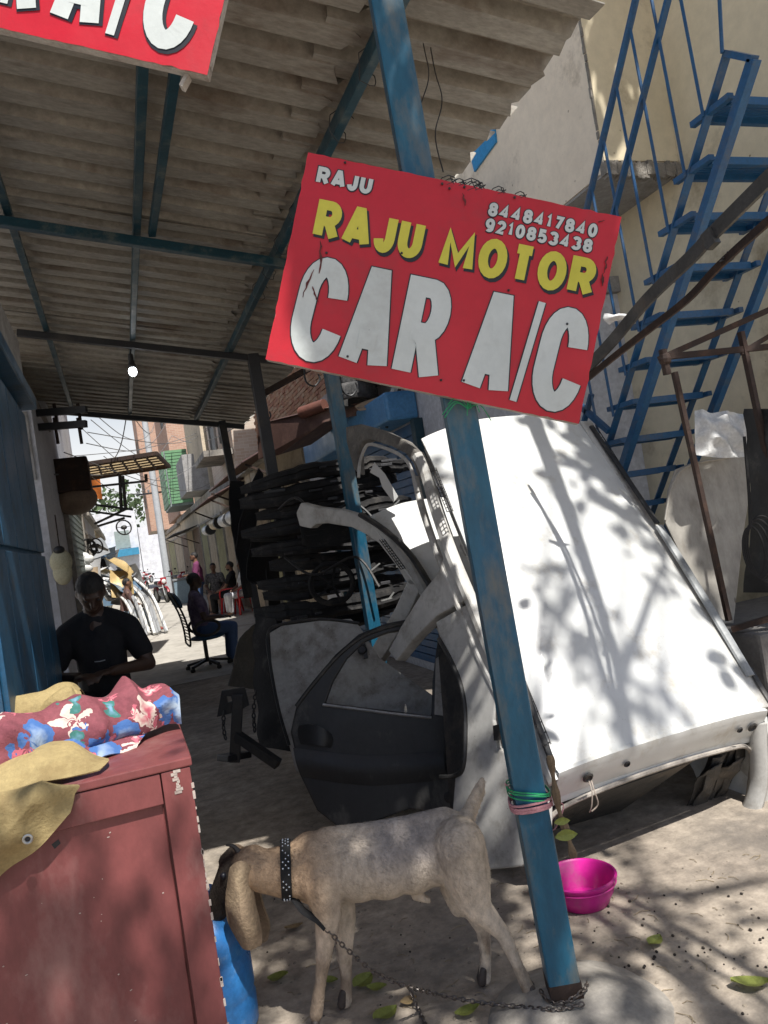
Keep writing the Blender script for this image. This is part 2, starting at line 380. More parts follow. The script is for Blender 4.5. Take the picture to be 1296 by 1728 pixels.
post((1.40, 6.85, 0), (1.32, 6.72, roofz(1.3)-.07), .095, BLACKM, 'black steel post in front of the stack of black bumpers')
post((1.50, 9.6, 0), (1.43, 9.95, roofz(1.43)-.07), .09, BLACKM, 'black steel post farthest down the canopy by hanging black bumpers')
# ================================================================== signs
RED = pm('sign_red', (.55, .009, .024), (.48, .008, .02), 3, .42, 0, .05, 30, dirt=(.40, .02, .03), damt=.2, ds=5, fine=.06)
SWHITE = pm('sign_white', (.62, .66, .64), (.54, .58, .56), 5, .4, 0, .04, 60, dirt=(.46, .48, .46), damt=.12, ds=6, fine=.05)
SYEL = pm('sign_yellow', (.66, .60, .06), (.58, .53, .05), 5, .4, 0, .03, 60, fine=.06)
SBLK = pm('sign_black', (.012, .014, .022), None, 5, .45, 0, 0)
FLEXB = pm('flex_edge', (.50, .47, .42), (.36, .33, .29), 9, .8, 0, .2, dirt=(.16, .1, .07), damt=.45, ds=8)
SDEP = 2.33
def sign_frame(TL, TR, BL, wm):
    u = (TR-TL); W_ = u.length; u.normalize(); d = (BL-TL); d = (d-u*d.dot(u)); H_ = d.length; d.normalize(); n = u.cross(d)
    n = n if n.dot(CAM-TL) > 0 else -n
    return u, d, n, W_, H_
def sag(x, y): return .006*noise.noise(V((x*5, y*5, 2))) + .004*noise.noise(V((x*11, y*9, 7)))
def sign_board(nm, label, TL, TR, BL):
    u, d, n, W_, H_ = sign_frame(TL, TR, BL, 1)
    t = thing(nm, label, 'sign', (TL+TR+BL)/3)
    place = lambda x, y, l: TL + u*x + d*(H_-y) + n*(l+.5*sag(x, y))
    mb = MB(); nx, ny = 40, 28; vs = []; fs = []
    for j in range(ny+1):
        for i in range(nx+1):
            x, y = W_*i/nx, H_*j/ny; e = 0
            if i in (0, nx): x += .004*noise.noise(V((j*.9, 0, 1)))
            if j in (0, ny): y += .004*noise.noise(V((i*.9, 4, 1)))
            vs.append(place(x, y, 0))
    w = nx+1; k = len(vs)
    for j in range(ny):
        for i in range(nx): a = j*w+i; fs.append((a, a+1, a+w+1, a+w))
    mb.add(vs, fs); mb.build('sign_face', RED, t, smooth=True)
    mb = MB()                                             # folded flex edges round a tube frame behind
    for (x0, y0, x1, y1) in ((0, .0125, W_, .0125), (0, H_-.0125, W_, H_-.0125), (.0125, .027, .0125, H_-.027), (W_-.0125, .027, W_-.0125, H_-.027)):
        mb.bar(place(x0, y0, -.021), place(x1, y1, -.021), .025, .030, up=n)
    mb.build('sign_frame', FLEXB, t, bev=.003)
    return t, place, W_, H_
sg, pl, W1, H1 = sign_board('hanging_sign', 'big tilted red sign with yellow and white lettering on the blue post', P(520, 257, SDEP), P(1049, 366, SDEP), P(452, 607, SDEP))
def put(t, pl, word, x, y, h, wf, st, gap, mat, lift, name, outline=None, oe=.01, off=(0, 0)):
    if outline is not None:
        mb = MB(); lettering(mb, word, pl, x, y, h, wf, st, gap, lift*.5, extra=oe, off=off); mb.build(name+'_outline', outline, t)
    mb = MB(); e = lettering(mb, word, pl, x, y, h, wf, st, gap, lift); mb.build(name, mat, t); return e
ww, hh = W1, H1
put(sg, pl, 'RAJU', .042*ww, .86*hh, .085*hh, .84, .0135, .006, SWHITE, .0032, 'name_lettering', SBLK, .007)
put(sg, pl, 'RAJU', .065*ww, .603*hh, .19*hh, .745, .029, .010, SYEL, .0036, 'trade_lettering', SBLK, .005, (.006, -.008))
put(sg, pl, 'MOTOR', .468*ww, .588*hh, .187*hh, .76, .029, .011, SYEL, .0036, 'trade_lettering', SBLK, .005, (.006, -.008))
put(sg, pl, '8448417840', .588*ww, .876*hh, .066*hh, 1.08, .0105, .0062, SWHITE, .0032, 'phone_number', SBLK, .006)
put(sg, pl, '9210853438', .588*ww, .800*hh, .066*hh, 1.08, .0105, .0062, SWHITE, .0032, 'phone_number', SBLK, .006)
for wd_, xs, wf in (('C', .056, .56), ('A', .222, .49), ('R', .392, .52), ('A', .614, .47), ('/', .772, .5), ('C', .826, .54)):
    put(sg, pl, wd_, xs*ww, (.03 if wd_ != '/' else .035)*hh, .50*hh, wf, .021 if wd_ == '/' else .058, 0, SWHITE, .0036, 'big_lettering', SBLK, .007)
DARKR = pm('torn_flex', (.16, .02, .02), (.05, .02, .02), 30, .8)
for (x, y, l, ang) in ((.095, .60, .1, -80), (.09, .46, .09, -100), (.1, .38, .05, -60), (.98, .8, .05, -90), (.975, .72, .04, -80), (.93, .95, .02, 30), (.42, .975, .05, 4), (.5, .955, .04, -70)):
    mb = MB(); pts = []
    for q in range(7):
        w_ = .0035*(1-abs(q-3)/4.2)*rnd.uniform(.6, 1.6); pts.append((x*ww+l*q/6*cos(RD(ang))+rnd.uniform(-.003, .003), y*hh+l*q/6*sin(RD(ang)), w_))
    vs = [pl(a+w_, b, .0052) for a, b, w_ in pts] + [pl(a-w_, b, .0052) for a, b, w_ in pts]
    mb.add(vs, [(i, i+1, 8+i, 7+i) for i in range(6)]); mb.build('torn_slit', DARKR, sg)
for (x, y) in ((.12, .985), (.43, .98), (.455, .965), (.5, .985), (.66, .985), (.55, .07), (.12, .55), (.35, .62), (.7, .55), (.9, .45), (.25, .09), (.62, .09)):
    mb = MB(); mb.ell(pl(x*ww, y*hh, .004), (.004, .004, .004), None, 8, 5); mb.build('rivet', BLACKM, sg)
mb = MB()
for (x, r) in ((.44, .03), (.475, .022), (.51, .04), (.60, .025), (.67, .02), (.53, .03)):
    pts = []
    for q in range(22): a = q*.75; pts.append(pl(x*ww+r*cos(a)*(1-q/40)+q*.0012, hh+.004+r*.5*sin(a*1.3), .012*sin(a)-.012))
    mb.tube(pts, .0016, 5)
mb.build('tie_wire', BLACKM, sg)
s2, pl2, W2, H2 = sign_board('hanging_sign', 'red sign at the top edge with cut off white letters A/C', P(-165, -395, 2.02), P(437, -258, 2.02), P(-245, -9, 2.02))
for wd_, xs, wf in (('C', .055, .5), ('A', .215, .46), ('R', .375, .5), ('A', .545, .47), ('/', .705, .5), ('C', .792, .54)):
    put(s2, pl2, wd_, xs*W2, .062*H2, .48*H2, wf, .024 if wd_ == '/' else .05, 0, SWHITE, .0036, 'big_lettering', SBLK, .012, (.005, -.005))
mb = MB(); mb.bar(pl2(.94*W2, 0, -.03), pl2(.93*W2, -.035, -.03), .03, .01); mb.build('loose_flap', FLEXB, s2)
# ================================================================== car body shells
def mix4(a, b, c, d, s, t): return (a*(1-s)+b*s)*(1-t) + (c*(1-s)+d*s)*t
SHBL, SHBR = P(938, 1302, 3.2), P(1289, 1197, 3.72)
SHTL, SHTR = P(712, 738, 4.5), P(985, 714, 4.92)
eu = (SHBR-SHBL); ev = (SHTL-SHBL); NRM = ev.cross(eu).normalized(); NRM = NRM if NRM.z > 0 else -NRM
EU = eu.normalized(); EV = ev.normalized(); DN = -NRM
SIDE = (DN*.93 - EU*.30).normalized(); SN = EV.cross(SIDE).normalized()
SN = SN if SN.dot(EU) < 0 else -SN                                    # outward from the left side
DK = pm('dark_cabin', (.05, .048, .045), (.03, .03, .03), 5, .8, 0, .3, dirt=(.12, .1, .08), damt=.4)  # dark liner colour that also carries the shade inside the shell
TRIM = pm('grey_trim', (.16, .15, .135), (.11, .10, .09), 5, .75, 0, .15, dirt=(.25, .23, .2), damt=.35, ds=9)
RUB = pm('grey_gutter_rubber', (.30, .31, .31), (.22, .23, .23), 6, .5, 0, .05, dirt=(.12, .11, .10), damt=.3)
SHADEW = pm('shaded_white_shell', (.52, .51, .48), (.42, .41, .385), 3, .5, 0, .04, 30, dirt=(.22, .20, .17), damt=.42, ds=5, fine=.12, speck=(50, .08, (.1, .09, .08)))  # dirtier copy of the white paint, with the sides' shade put in
def axes(BL, BR, TL):
    eu = BR-BL; ev = TL-BL; n = ev.cross(eu).normalized(); n = n if n.z > 0 else -n; EU, EV = eu.normalized(), ev.normalized()
    sd_ = (-n*.93-EU*.30).normalized(); sn = EV.cross(sd_).normalized(); return n, EU, EV, (sn if sn.dot(EU) < 0 else -sn)
def shell(label, full, SHBL, SHBR, SHTL, SHTR):
    NRM, EU, EV, SN = axes(SHBL, SHBR, SHTL); T = V((0, 0, 0)); t = thing('car_shell', label, 'car shell', V((SHBL.x, SHBL.y, 0)))
    S = lambda px, py: hit(px, py, SN, SHBL)                          # a photo point brought onto the shell's own side plane
    # roof with crown and two pressed beads
    mb = MB(); nu, nv = 28, 34; vs = []; fs = []
    for j in range(nv+1):
        for i in range(nu+1):
            s, q = i/nu, j/nv; p = mix4(SHBL, SHBR, SHTL, SHTR, s, q)
            h = .075*(1-(2*s-1)**4)*(.55+.45*sin(pi*min(q*1.1, 1))) + .03*(1-(2*s-1)**2)
            h -= .10*max(q-.86, 0)**1.3*8*.35 if q > .86 else 0
            h += .0045*noise.noise(V((s*5, q*5, 1)))+.002*noise.noise(V((s*13, q*17, 4)))
            if q > .93: p = p + (EV*(.06*(1-(2*s-1)**2)))*((q-.93)/.07)
            vs.append(p+NRM*(h+.01)+T)
    w = nu+1; k = len(vs); vs += [v-NRM*.008 for v in vs]
    for j in range(nv):
        for i in range(nu): a = j*w+i; fs += [(a, a+1, a+w+1, a+w), (k+a, k+a+w, k+a+w+1, k+a+1)]
    for i in range(nu): fs.append((i, k+i, k+i+1, i+1)); a = nv*w+i; fs.append((a, a+1, k+a+1, k+a))
    for j in range(nv): a = j*w; fs.append((a, a+w, k+a+w, k+a)); a += nu; fs.append((a, k+a, k+a+w, a+w))
    mb.add(vs, fs); mb.build('roof_panel', WHITE, t, smooth=True)
    B = lambda s, q, h: mix4(SHBL, SHBR, SHTL, SHTR, s, q) + NRM*h + T
    # gutter mouldings along both roof edges
    for s0, q0, q1, m, nm, w_ in ((1.012, .08, .55, RUB, 'gutter_moulding', .05), (1.012, .56, .97, BLACKP, 'gutter_moulding', .035), (1.03, -.02, .10, BLACKP, 'gutter_moulding', .03), (-.012, .02, .30, BLACKP, 'gutter_moulding', .03)):
        mb = MB(); pts = [B(s0, q0+(q1-q0)*i/10, .022+.03*sin(pi*(q0+(q1-q0)*i/10))) for i in range(11)]
        mb.tube(pts, w_/2, 8, True, .55); mb.build(nm, m, t, smooth=True)
    # grid clips showing in the gutter
    for s0, qa, qb in ((-.015, .05, .33), (-.03, .70, .86), (1.015, .74, .97)):
        mb = MB()
        for i in range(12):
            q = qa+(qb-qa)*i/12; mb.bar(B(s0-.012, q, .035), B(s0+.022, q+.006, .03), .006, .004)
        for e in (-.012, .004, .02): mb.bar(B(s0+e, qa, .035), B(s0+e, qb, .035), .004, .004)
        mb.build('clip_strip', BLACKP, t)
    # side of the body: rail along the roof edge, front pillar band, centre pillar, quarter panel
    def plate(nm, px, th, mat, holes=(), bev=0):
        mb = MB(); mb.prism([S(*p) for p in px], -SN*th, [[S(*p) for p in h] for h in holes]); return mb.build(nm, mat, t, bev=bev)
    def strip_(nm, px, r, mat, k=.01, flat=1.0, n=40):
        mb = MB(); mb.tube(spline([S(*p)+SN*k for p in px], n), r, 8, True, flat); return mb.build(nm, mat, t, smooth=True)
    if full:
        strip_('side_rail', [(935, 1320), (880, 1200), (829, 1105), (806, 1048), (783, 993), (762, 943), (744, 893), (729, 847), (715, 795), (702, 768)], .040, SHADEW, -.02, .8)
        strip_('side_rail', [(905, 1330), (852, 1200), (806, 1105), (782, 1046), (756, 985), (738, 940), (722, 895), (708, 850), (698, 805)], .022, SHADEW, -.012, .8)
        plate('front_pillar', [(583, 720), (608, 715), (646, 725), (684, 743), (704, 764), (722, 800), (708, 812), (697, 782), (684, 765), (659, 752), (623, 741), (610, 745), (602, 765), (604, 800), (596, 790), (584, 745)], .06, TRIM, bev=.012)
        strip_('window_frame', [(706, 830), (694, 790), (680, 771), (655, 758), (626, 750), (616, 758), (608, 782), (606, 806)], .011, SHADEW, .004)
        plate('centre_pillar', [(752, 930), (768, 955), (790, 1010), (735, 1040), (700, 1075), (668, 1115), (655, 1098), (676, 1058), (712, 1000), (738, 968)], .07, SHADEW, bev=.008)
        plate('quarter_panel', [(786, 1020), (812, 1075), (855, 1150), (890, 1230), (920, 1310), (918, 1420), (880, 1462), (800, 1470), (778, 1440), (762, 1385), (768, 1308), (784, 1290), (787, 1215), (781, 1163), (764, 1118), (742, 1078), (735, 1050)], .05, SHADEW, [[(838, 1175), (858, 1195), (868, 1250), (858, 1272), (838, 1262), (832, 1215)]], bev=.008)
        strip_('door_seal', [(742, 1078), (764, 1118), (781, 1163), (787, 1215), (784, 1290), (769, 1309), (745, 1311)], .012, BLACKP, .006)
        mb = MB(); mb.prism([S(*p)-SN*.16 for p in ((700, 1090), (800, 1090), (900, 1250), (890, 1400), (720, 1400))], -SN*.01); mb.build('cabin_shade_plate', DK, t)  # dark plate added to stand for the shade inside the cabin
        mb = MB(); mb.prism([S(*p)+SN*.004 for p in ((838, 1225), (850, 1222), (852, 1248), (840, 1250))], SN*.02); mb.build('fuel_latch', BLACKP, t)
    else:
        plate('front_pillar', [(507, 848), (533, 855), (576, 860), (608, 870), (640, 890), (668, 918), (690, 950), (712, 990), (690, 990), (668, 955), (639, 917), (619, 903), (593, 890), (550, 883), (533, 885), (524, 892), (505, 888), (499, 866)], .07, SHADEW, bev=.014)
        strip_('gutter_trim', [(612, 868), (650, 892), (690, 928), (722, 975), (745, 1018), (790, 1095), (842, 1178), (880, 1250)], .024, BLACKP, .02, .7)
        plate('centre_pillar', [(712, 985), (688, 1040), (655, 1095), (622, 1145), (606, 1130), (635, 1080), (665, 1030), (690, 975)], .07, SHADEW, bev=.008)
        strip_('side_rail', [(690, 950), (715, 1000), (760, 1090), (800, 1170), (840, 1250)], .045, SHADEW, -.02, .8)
    # inner roof lining, bows and far side, seen through the openings
    mb = MB(); mb.prism([B(.02, .02, -.06), B(.98, .02, -.06), B(.98, .98, -.06), B(.02, .98, -.06)], -NRM*.004); mb.build('roof_underside', SHADEW, t)
    for q in (.3, .62, .95):
        mb = MB(); mb.bar(B(.03, q, -.09), B(.97, q, -.09), .07, .03, up=NRM); mb.build('roof_bow', GREYP, t)
    far = lambda q, h: B(1.0, q, -h) + EU*(h*.22)
    mb = MB(); mb.bar(far(0, .02), far(1.0, .02), .09, .08, up=NRM)
    mb.bar(far(.5, .08), far(.42, .85), .12, .06); mb.bar(far(1.0, .06), far(1.3, .55), .08, .06); mb.build('far_side_rail', SHADEW, t, bev=.006)
    mb = MB(); mb.prism([far(.0, .05), far(.16, .06), far(.26, .4), far(.34, .62), far(.3, .78), far(-.02, .80), far(-.16, .6), far(-.1, .3)], EU*-.05); mb.build('far_quarter_panel', SHADEW, t, bev=.006)
    # rear header under the roof edge with lamp and washer holes, then the hatch opening
    hb = lambda s, e, h: mix4(SHBL, SHBR, SHTL, SHTR, s, 0) - EV*e + NRM*h + T
    if not full: return t
    mb = MB(); vs = []; fs = []; n = 26; prof = ((0, .012), (.018, .018), (.034, -.004), (.07, -.11), (.074, -.135), (.092, -.15))
    for i in range(n+1):
        s = i/n; cr_ = .075*(1-(2*s-1)**4)*.55+.03*(1-(2*s-1)**2)
        for e, h in prof: vs.append(hb(s, e*(1-.12*(2*s-1)**2), h+cr_))
    m = len(prof)
    fs = [(i*m+j, i*m+j+1, (i+1)*m+j+1, (i+1)*m+j) for i in range(n) for j in range(m-1)]
    k = len(vs); vs += [v-NRM*.01-EV*.004 for v in vs]; fs += [tuple(reversed([a+k for a in f])) for f in fs]
    mb.add(vs, fs); mb.build('rear_header', WHITE, t, smooth=True)
    for s, r in ((.115, .017), (.275, .011), (.83, .011), (.91, .017)): mb = MB(); mb.lathe([(0, .0), (r*.75, .0), (r, .006), (r*1.35, .003), (r*1.5, 0)], hb(s, .060, -.055+.072*(1-(2*s-1)**4)), 16, (NRM*.36-EV*.93).normalized()); mb.build('grommet', BLACKP, t)
    seal = [hb(.0, .14, -.24), hb(.04, .105, -.17), hb(.2, .1, -.09), hb(.5, .095, -.07), hb(.8, .1, -.09), hb(.93, .105, -.14), hb(.985, .15, -.22), hb(.97, .27, -.34)]
    mb = MB(); mb.tube(spline(seal, 50), .011, 7); mb.build('hatch_seal', pm('pale_seal', (.42, .38, .33), (.2, .18, .16), 10, .7), t, smooth=True)
    for a in (.12, .13):
        mb = MB(); b0 = hb(a, .066, -.02); mb.tube(spline([b0, b0+V((0, 0, -.04))-FL*.03, b0+V((.02*(a-.125)*100, 0, -.10))-FL*.02, b0+V((-.02, 0, -.13))], 16), .0028, 5); mb.build('lamp_wire', pm('lamp_wire', (.5, .42, .35)), t)
    if full:
        # inside of the tail: dark panel added to block light, inner arches, crumpled liner
        mb = MB(); mb.prism([hb(.03, .09, -.20), hb(.66, .09, -.15), hb(.56, .08, -.66), hb(.0, .05, -.66)], EV*.02)
        mb.build('tail_shade_panel', DK, t)
        for q in range(6):
            s = .76+.035*q; mb = MB(); a = hb(s, .10+rnd.uniform(-.05, .05), -.2); b = hb(s+rnd.uniform(-.04, .04), .22, -.55)
            patch(mb, [[a, a+EU*.09], [(a+b)/2+EV*.05*rnd.uniform(-1, 1), (a+b)/2+EU*.1], [b, b+EU*.08]], 6, 8, .03, 9, .004, .01, 22, q); mb.build('torn_liner', DK, t)
        mb = MB(); mb.tube(spline([hb(.985, .03, -.06), hb(.985, .12, -.14), hb(.985, .26, -.27), hb(.93, .38, -.42), hb(.85, .42, -.56)], 30), .05, 10, True, .7); mb.build('rear_pillar', SHADEW, t, smooth=True)
        mb = MB(); mb.prism([hb(1.0, .03, -.03), hb(1.03, .2, -.14), hb(1.02, .38, -.42), hb(1.0, .34, -.72), hb(1.04, -.06, -.7), hb(1.05, -.1, -.12)], EU*.03); mb.build('quarter_panel', WHITE, t, bev=.006)
    return t
shell('white car body shell stood on its tail with roof facing the yard', True, SHBL, SHBR, SHTL, SHTR)
B2, T2 = P(866, 1215, 4.25), P(618, 874, 5.0)
shell('second white car shell nested behind the first with its curved pillar showing', False, B2, B2+EU*1.05, T2, T2+EU*1.0)
# grip tool hung in the window opening
mb = MB(); q = [P(632, 780, 4.95), P(650, 800, 4.95), P(672, 838, 4.95), P(664, 848, 4.95), P(645, 822, 4.95), P(640, 806, 4.95), P(624, 797, 4.95)]
mb.prism(q, FW*.02); o = mb.build('plastic_trim', WHITE, None, bev=.002); tag(o, 'white plastic trim piece hanging in the window opening of the shell', 'trim piece')
# ================================================================== loose doors and panels
def flat_thing(nm, label, cat, px, d0, d1, mat, th=.03, holes=(), bev=.004, group=None):
    """px outline on a plane that goes from depth d0 at its bottom to d1 at its top"""
    ys = [p[1] for p in px]; a, b = max(ys), min(ys); xm = sum(p[0] for p in px)/len(px)
    p0 = P(xm, a, d0); p1 = P(xm, b, d1); n = (RT).cross(p1-p0).normalized(); S = lambda p: hit(p[0], p[1], n, p0)
    n = n if n.dot(CAM-p0) > 0 else -n
    t = thing(nm, label, cat, V((p0.x, p0.y, p0.z)), group); mb = MB()
    mb.prism([S(p) for p in px], -n*th, [[S(p) for p in h] for h in holes]); o = mb.build('panel', mat, t, bev=bev); return t, S, n
DOORB = pm('dusty_black_door', (.016, .016, .017), (.028, .027, .026), 4, .5, .0, .05, 40, dirt=(.12, .112, .10), damt=.26, ds=4, stretch=(1, 1, .5), spec=.4)
px = [(490, 1235), (500, 1190), (528, 1150), (565, 1105), (605, 1070), (650, 1052), (700, 1042), (764, 1038), (769, 1055), (757, 1095), (752, 1150), (752, 1215), (755, 1300), (765, 1365), (740, 1372), (690, 1366), (630, 1388), (570, 1396), (535, 1368), (507, 1310)]
hole = [(549, 1186), (562, 1150), (585, 1112), (615, 1083), (655, 1068), (700, 1062), (742, 1058), (736, 1100), (730, 1150), (728, 1208)]
dr, S, n = flat_thing('car_door', 'dusty black rear car door with empty window leaning on the white shell', 'car door', px, 4.14, 4.42, DOORB, .05, [hole], .010)
mb = MB(); mb.tube([S(p)+n*.012 for p in ((545, 1189), (600, 1196), (660, 1204), (728, 1211))], .009, 6); mb.build('window_seal', pm('dull_chrome', (.35, .35, .34), (.2, .2, .2), 8, .4, .5), dr)
mb = MB(); mb.tube([S(p)+n*.005 for p in spline([V((500, 1192, 0)), V((528, 1155, 0)), V((570, 1107, 0)), V((610, 1075, 0)), V((655, 1058, 0)), V((705, 1049, 0)), V((760, 1045, 0))], 30)], .012, 7); mb.build('frame_moulding', BLACKP, dr, smooth=True)
mb = MB(); mb.prism([S(p)+n*.012 for p in ((735, 1112), (754, 1098), (750, 1150), (748, 1208), (733, 1206))], n*.012); mb.build('window_divider', GREYP, dr, bev=.002)
mb = MB(); patch(mb, [[S(p)+n*k for p, k in zip(r, (.004, .03, .034, .004))] for r in (((505, 1225), (525, 1222), (545, 1228), (560, 1240)), ((503, 1238), (525, 1236), (546, 1241), (562, 1252)), ((508, 1255), (526, 1256), (545, 1258), (558, 1262)))], 12, 8, 0, 1, .003); mb.build('handle_recess', DOORB, dr, smooth=True)
mb = MB(); patch(mb, [[S(p)+n*k for p in r] for r, k in ((((495, 1262), (620, 1275), (748, 1268)), .004), (((500, 1285), (620, 1297), (750, 1290)), .020), (((508, 1310), (622, 1325), (752, 1315)), .004))], 20, 6, 0, 1, .003); mb.build('body_crease', DOORB, dr, smooth=True)
mb = MB(); mb.prism([S(p)-n*.02 for p in ((752, 1215), (757, 1240), (760, 1300), (768, 1362), (764, 1368), (757, 1330), (752, 1290))], -n*.09); mb.build('shut_face', GREYP, dr)
mb = MB(); mb.lathe([(0, 0), (.022, 0), (.03, .006), (.02, .012), (0, .012)], S((758, 1345))+n*.0, 12, n); mb.build('door_plug', BLACKP, dr)
gd, S, n = flat_thing('car_door_panel', 'spotted grey door skin standing behind the black door', 'door panel', [(455, 1068), (475, 1056), (540, 1047), (592, 1044), (606, 1056), (640, 1110), (740, 1180), (740, 1300), (500, 1305), (486, 1250), (470, 1190), (458, 1120)], 4.5, 4.85, GREYP, .03)
mb = MB(); mb.tube([S(p)+n*.004 for p in spline([V((606, 1052, 0)), V((540, 1045, 0)), V((470, 1055, 0)), V((452, 1072, 0)), V((456, 1120, 0)), V((470, 1195, 0)), V((488, 1258, 0))], 30)], .010, 6); mb.build('edge_seal', BLACKP, gd, smooth=True)
mb = MB(); mb.lathe([(0, .03), (.02, .03), (.03, .02), (.03, 0)], S((612, 1098))+n*.01, 12, n); mb.bar(S((612, 1080))+n*.02, S((618, 1112))+n*.02, .025, .02); mb.build('latch', BLACKM, gd)
# leaning grey plastic liner and dark things beside the office chair
patchy = [[P(440, 1048, 6.6), P(452, 1046, 6.7)], [P(405, 1075, 6.5), P(450, 1080, 6.8)], [P(392, 1130, 6.4), P(446, 1130, 6.8)], [P(384, 1157, 6.3), P(440, 1165, 6.7)]]
mb = MB(); patch(mb, patchy, 16, 20, .03, 6, .006, .01, 20, 4); o = mb.build('wheel_arch_liner', pm('dusty_plastic', (.10, .10, .095), (.07, .07, .065), 6, .7, 0, .2, dirt=(.2, .19, .17), damt=.4), None, smooth=True)
tag(o, 'dusty grey wheel arch liner leaning beside the office chair', 'liner')
# ================================================================== stack of black bumpers
OLDP = pm('old_black_plastic', (.011, .011, .012), (.022, .021, .021), 7, .8, 0, .3, 50, dirt=(.06, .055, .05), damt=.25, ds=6, spec=.3)
for i in range(11):
    y0 = 795 + i*25; z = P(560, y0, 6.35).z; r = random.Random(i+40)
    xa, xb = r.uniform(.95, 1.2)-(.06 if i < 2 else 0), r.uniform(2.35, 2.6); d = r.uniform(-.12, .1)
    t = thing('bumper', ['topmost', 'second', 'third', 'fourth', 'fifth', 'sixth', 'seventh', 'eighth', 'ninth', 'tenth', 'lowest'][i] + ' black plastic bumper in the tall stack behind the car shells', 'bumper', (1.75, 6.0, z), 'black bumpers stacked behind the car shells')
    prof = [(.10, .050), (.02, .060), (-.03, .045), (-.045, .012), (-.03, .004), (-.035, -.02), (-.05, -.035), (-.03, -.062), (.03, -.068)]; n = 44; vs = []; fs = []; m = len(prof)
    hs = r.uniform(.9, 1.3); ph = r.uniform(0, 6); tl = r.uniform(-.07, .07); kink = [r.uniform(-.012, .012) for _ in range(9)]
    for k in range(n+1):
        u = k/n; bow = .5*abs(2*u-1)**2.6; e = 1-.5*abs(2*u-1)**5; kk = kink[int(u*7.99)]; step = .018 if int(u*6+ph) % 3 == 0 else 0
        for (a, b) in prof: vs.append((xa+(xb-xa)*u + r.uniform(-.003, .003), 6.12+d+bow+a*e-step*(a < 0), z+b*hs*e+.022*sin(u*5+ph)+kk+tl*(u-.5)))
    fs = [(k*m+q, k*m+q+1, (k+1)*m+q+1, (k+1)*m+q) for k in range(n) for q in range(m-1)]; b0 = len(vs); vs += [(x, y+.012, z_) for x, y, z_ in vs]; fs += [tuple(reversed([a+b0 for a in f])) for f in fs]
    mb = MB(); mb.add(vs, fs); mb.build('bumper_skin', OLDP, t)
    for k in range(4):
        x = xa+(xb-xa)*r.uniform(.12, .88); mb = MB(); mb.box((x, 6.07+d+.3*abs((x-xa)/(xb-xa)*2-1)**2.6, z+r.uniform(-.05, .05)), (r.uniform(.05, .2), .03, r.uniform(.012, .03))); mb.build('mounting_rib', BLACKM if k % 2 else pm('dark_grey_bracket', (.07, .07, .075), (.04, .04, .045), 8, .6, .2), t, bev=.004)
    for k in range(r.randint(0, 2)):
        mb = MB(); x = r.uniform(1.75, 2.35); mb.bar((x, 6.03+d, z-.02), (x+r.uniform(.04, .1), 6.02+d, z+r.uniform(-.03, .04)), .03, .008); mb.build('metal_clip', pm('bright_clip', (.6, .6, .58), None, 8, .35, .6), t)
gr_ = thing('radiator_grille', 'black slatted grille wedged in the front of the bumper stack', 'grille', P(555, 905, 5.85)); a, b, c, d = P(508, 880, 5.85), P(585, 872, 5.9), P(590, 912, 5.85), P(515, 922, 5.8)
for p_, q_ in ((a, b), (b, c), (c, d), (d, a)): mb = MB(); mb.bar(p_, q_, .03, .03); mb.build('rim', OLDP, gr_)
for k in range(1, 6): mb = MB(); mb.bar(a.lerp(d, k/6), b.lerp(c, k/6), .012, .03); mb.build('slat', OLDP, gr_)
fs_ = thing('fan_shroud', 'round black fan shroud standing in the lower part of the bumper stack', 'fan shroud', P(560, 1000, 5.8)); c = P(560, 985, 5.8)
mb = MB(); mb.tube([c+RT*(.16*cos(t_))+V((0, 0, .15*sin(t_)))-FL*.02*sin(t_) for t_ in [2*pi*k/26 for k in range(27)]], .022, 7, False); mb.build('ring', OLDP, fs_, smooth=True)
for k in range(5): t_ = 2*pi*k/5; mb = MB(); mb.bar(c, c+RT*(.155*cos(t_))+V((0, 0, .145*sin(t_))), .018); mb.build('spoke', OLDP, fs_)
for i, q in enumerate(([(470, 860, 5.9), (500, 840, 5.8), (540, 870, 5.7), (600, 850, 5.8), (650, 900, 5.7)], [(480, 940, 5.8), (530, 970, 5.7), (600, 940, 5.7), (640, 990, 5.6)])):
    mb = MB(); mb.tube(spline([P(*p_) for p_ in q], 30), .010, 6); tag(mb.build('cable', BLACKP, None, smooth=True), ['black hose looped over the upper bumpers of the stack', 'black hose sagging across the lower bumpers of the stack'][i], 'hose')
HK = pm('dark_rubber', (.02, .02, .02), None, 9, .7)
def slab(nm, label, cat, rows, mat=OLDP, th=.01, group=None, amp=.015, seed=0, extra=None):
    t = thing(nm, label, cat, rows[-1][0], group); mb = MB(); patch(mb, rows, 14, 20, amp, 5, th, .004, 25, seed); mb.build('skin', mat, t, smooth=True); return t
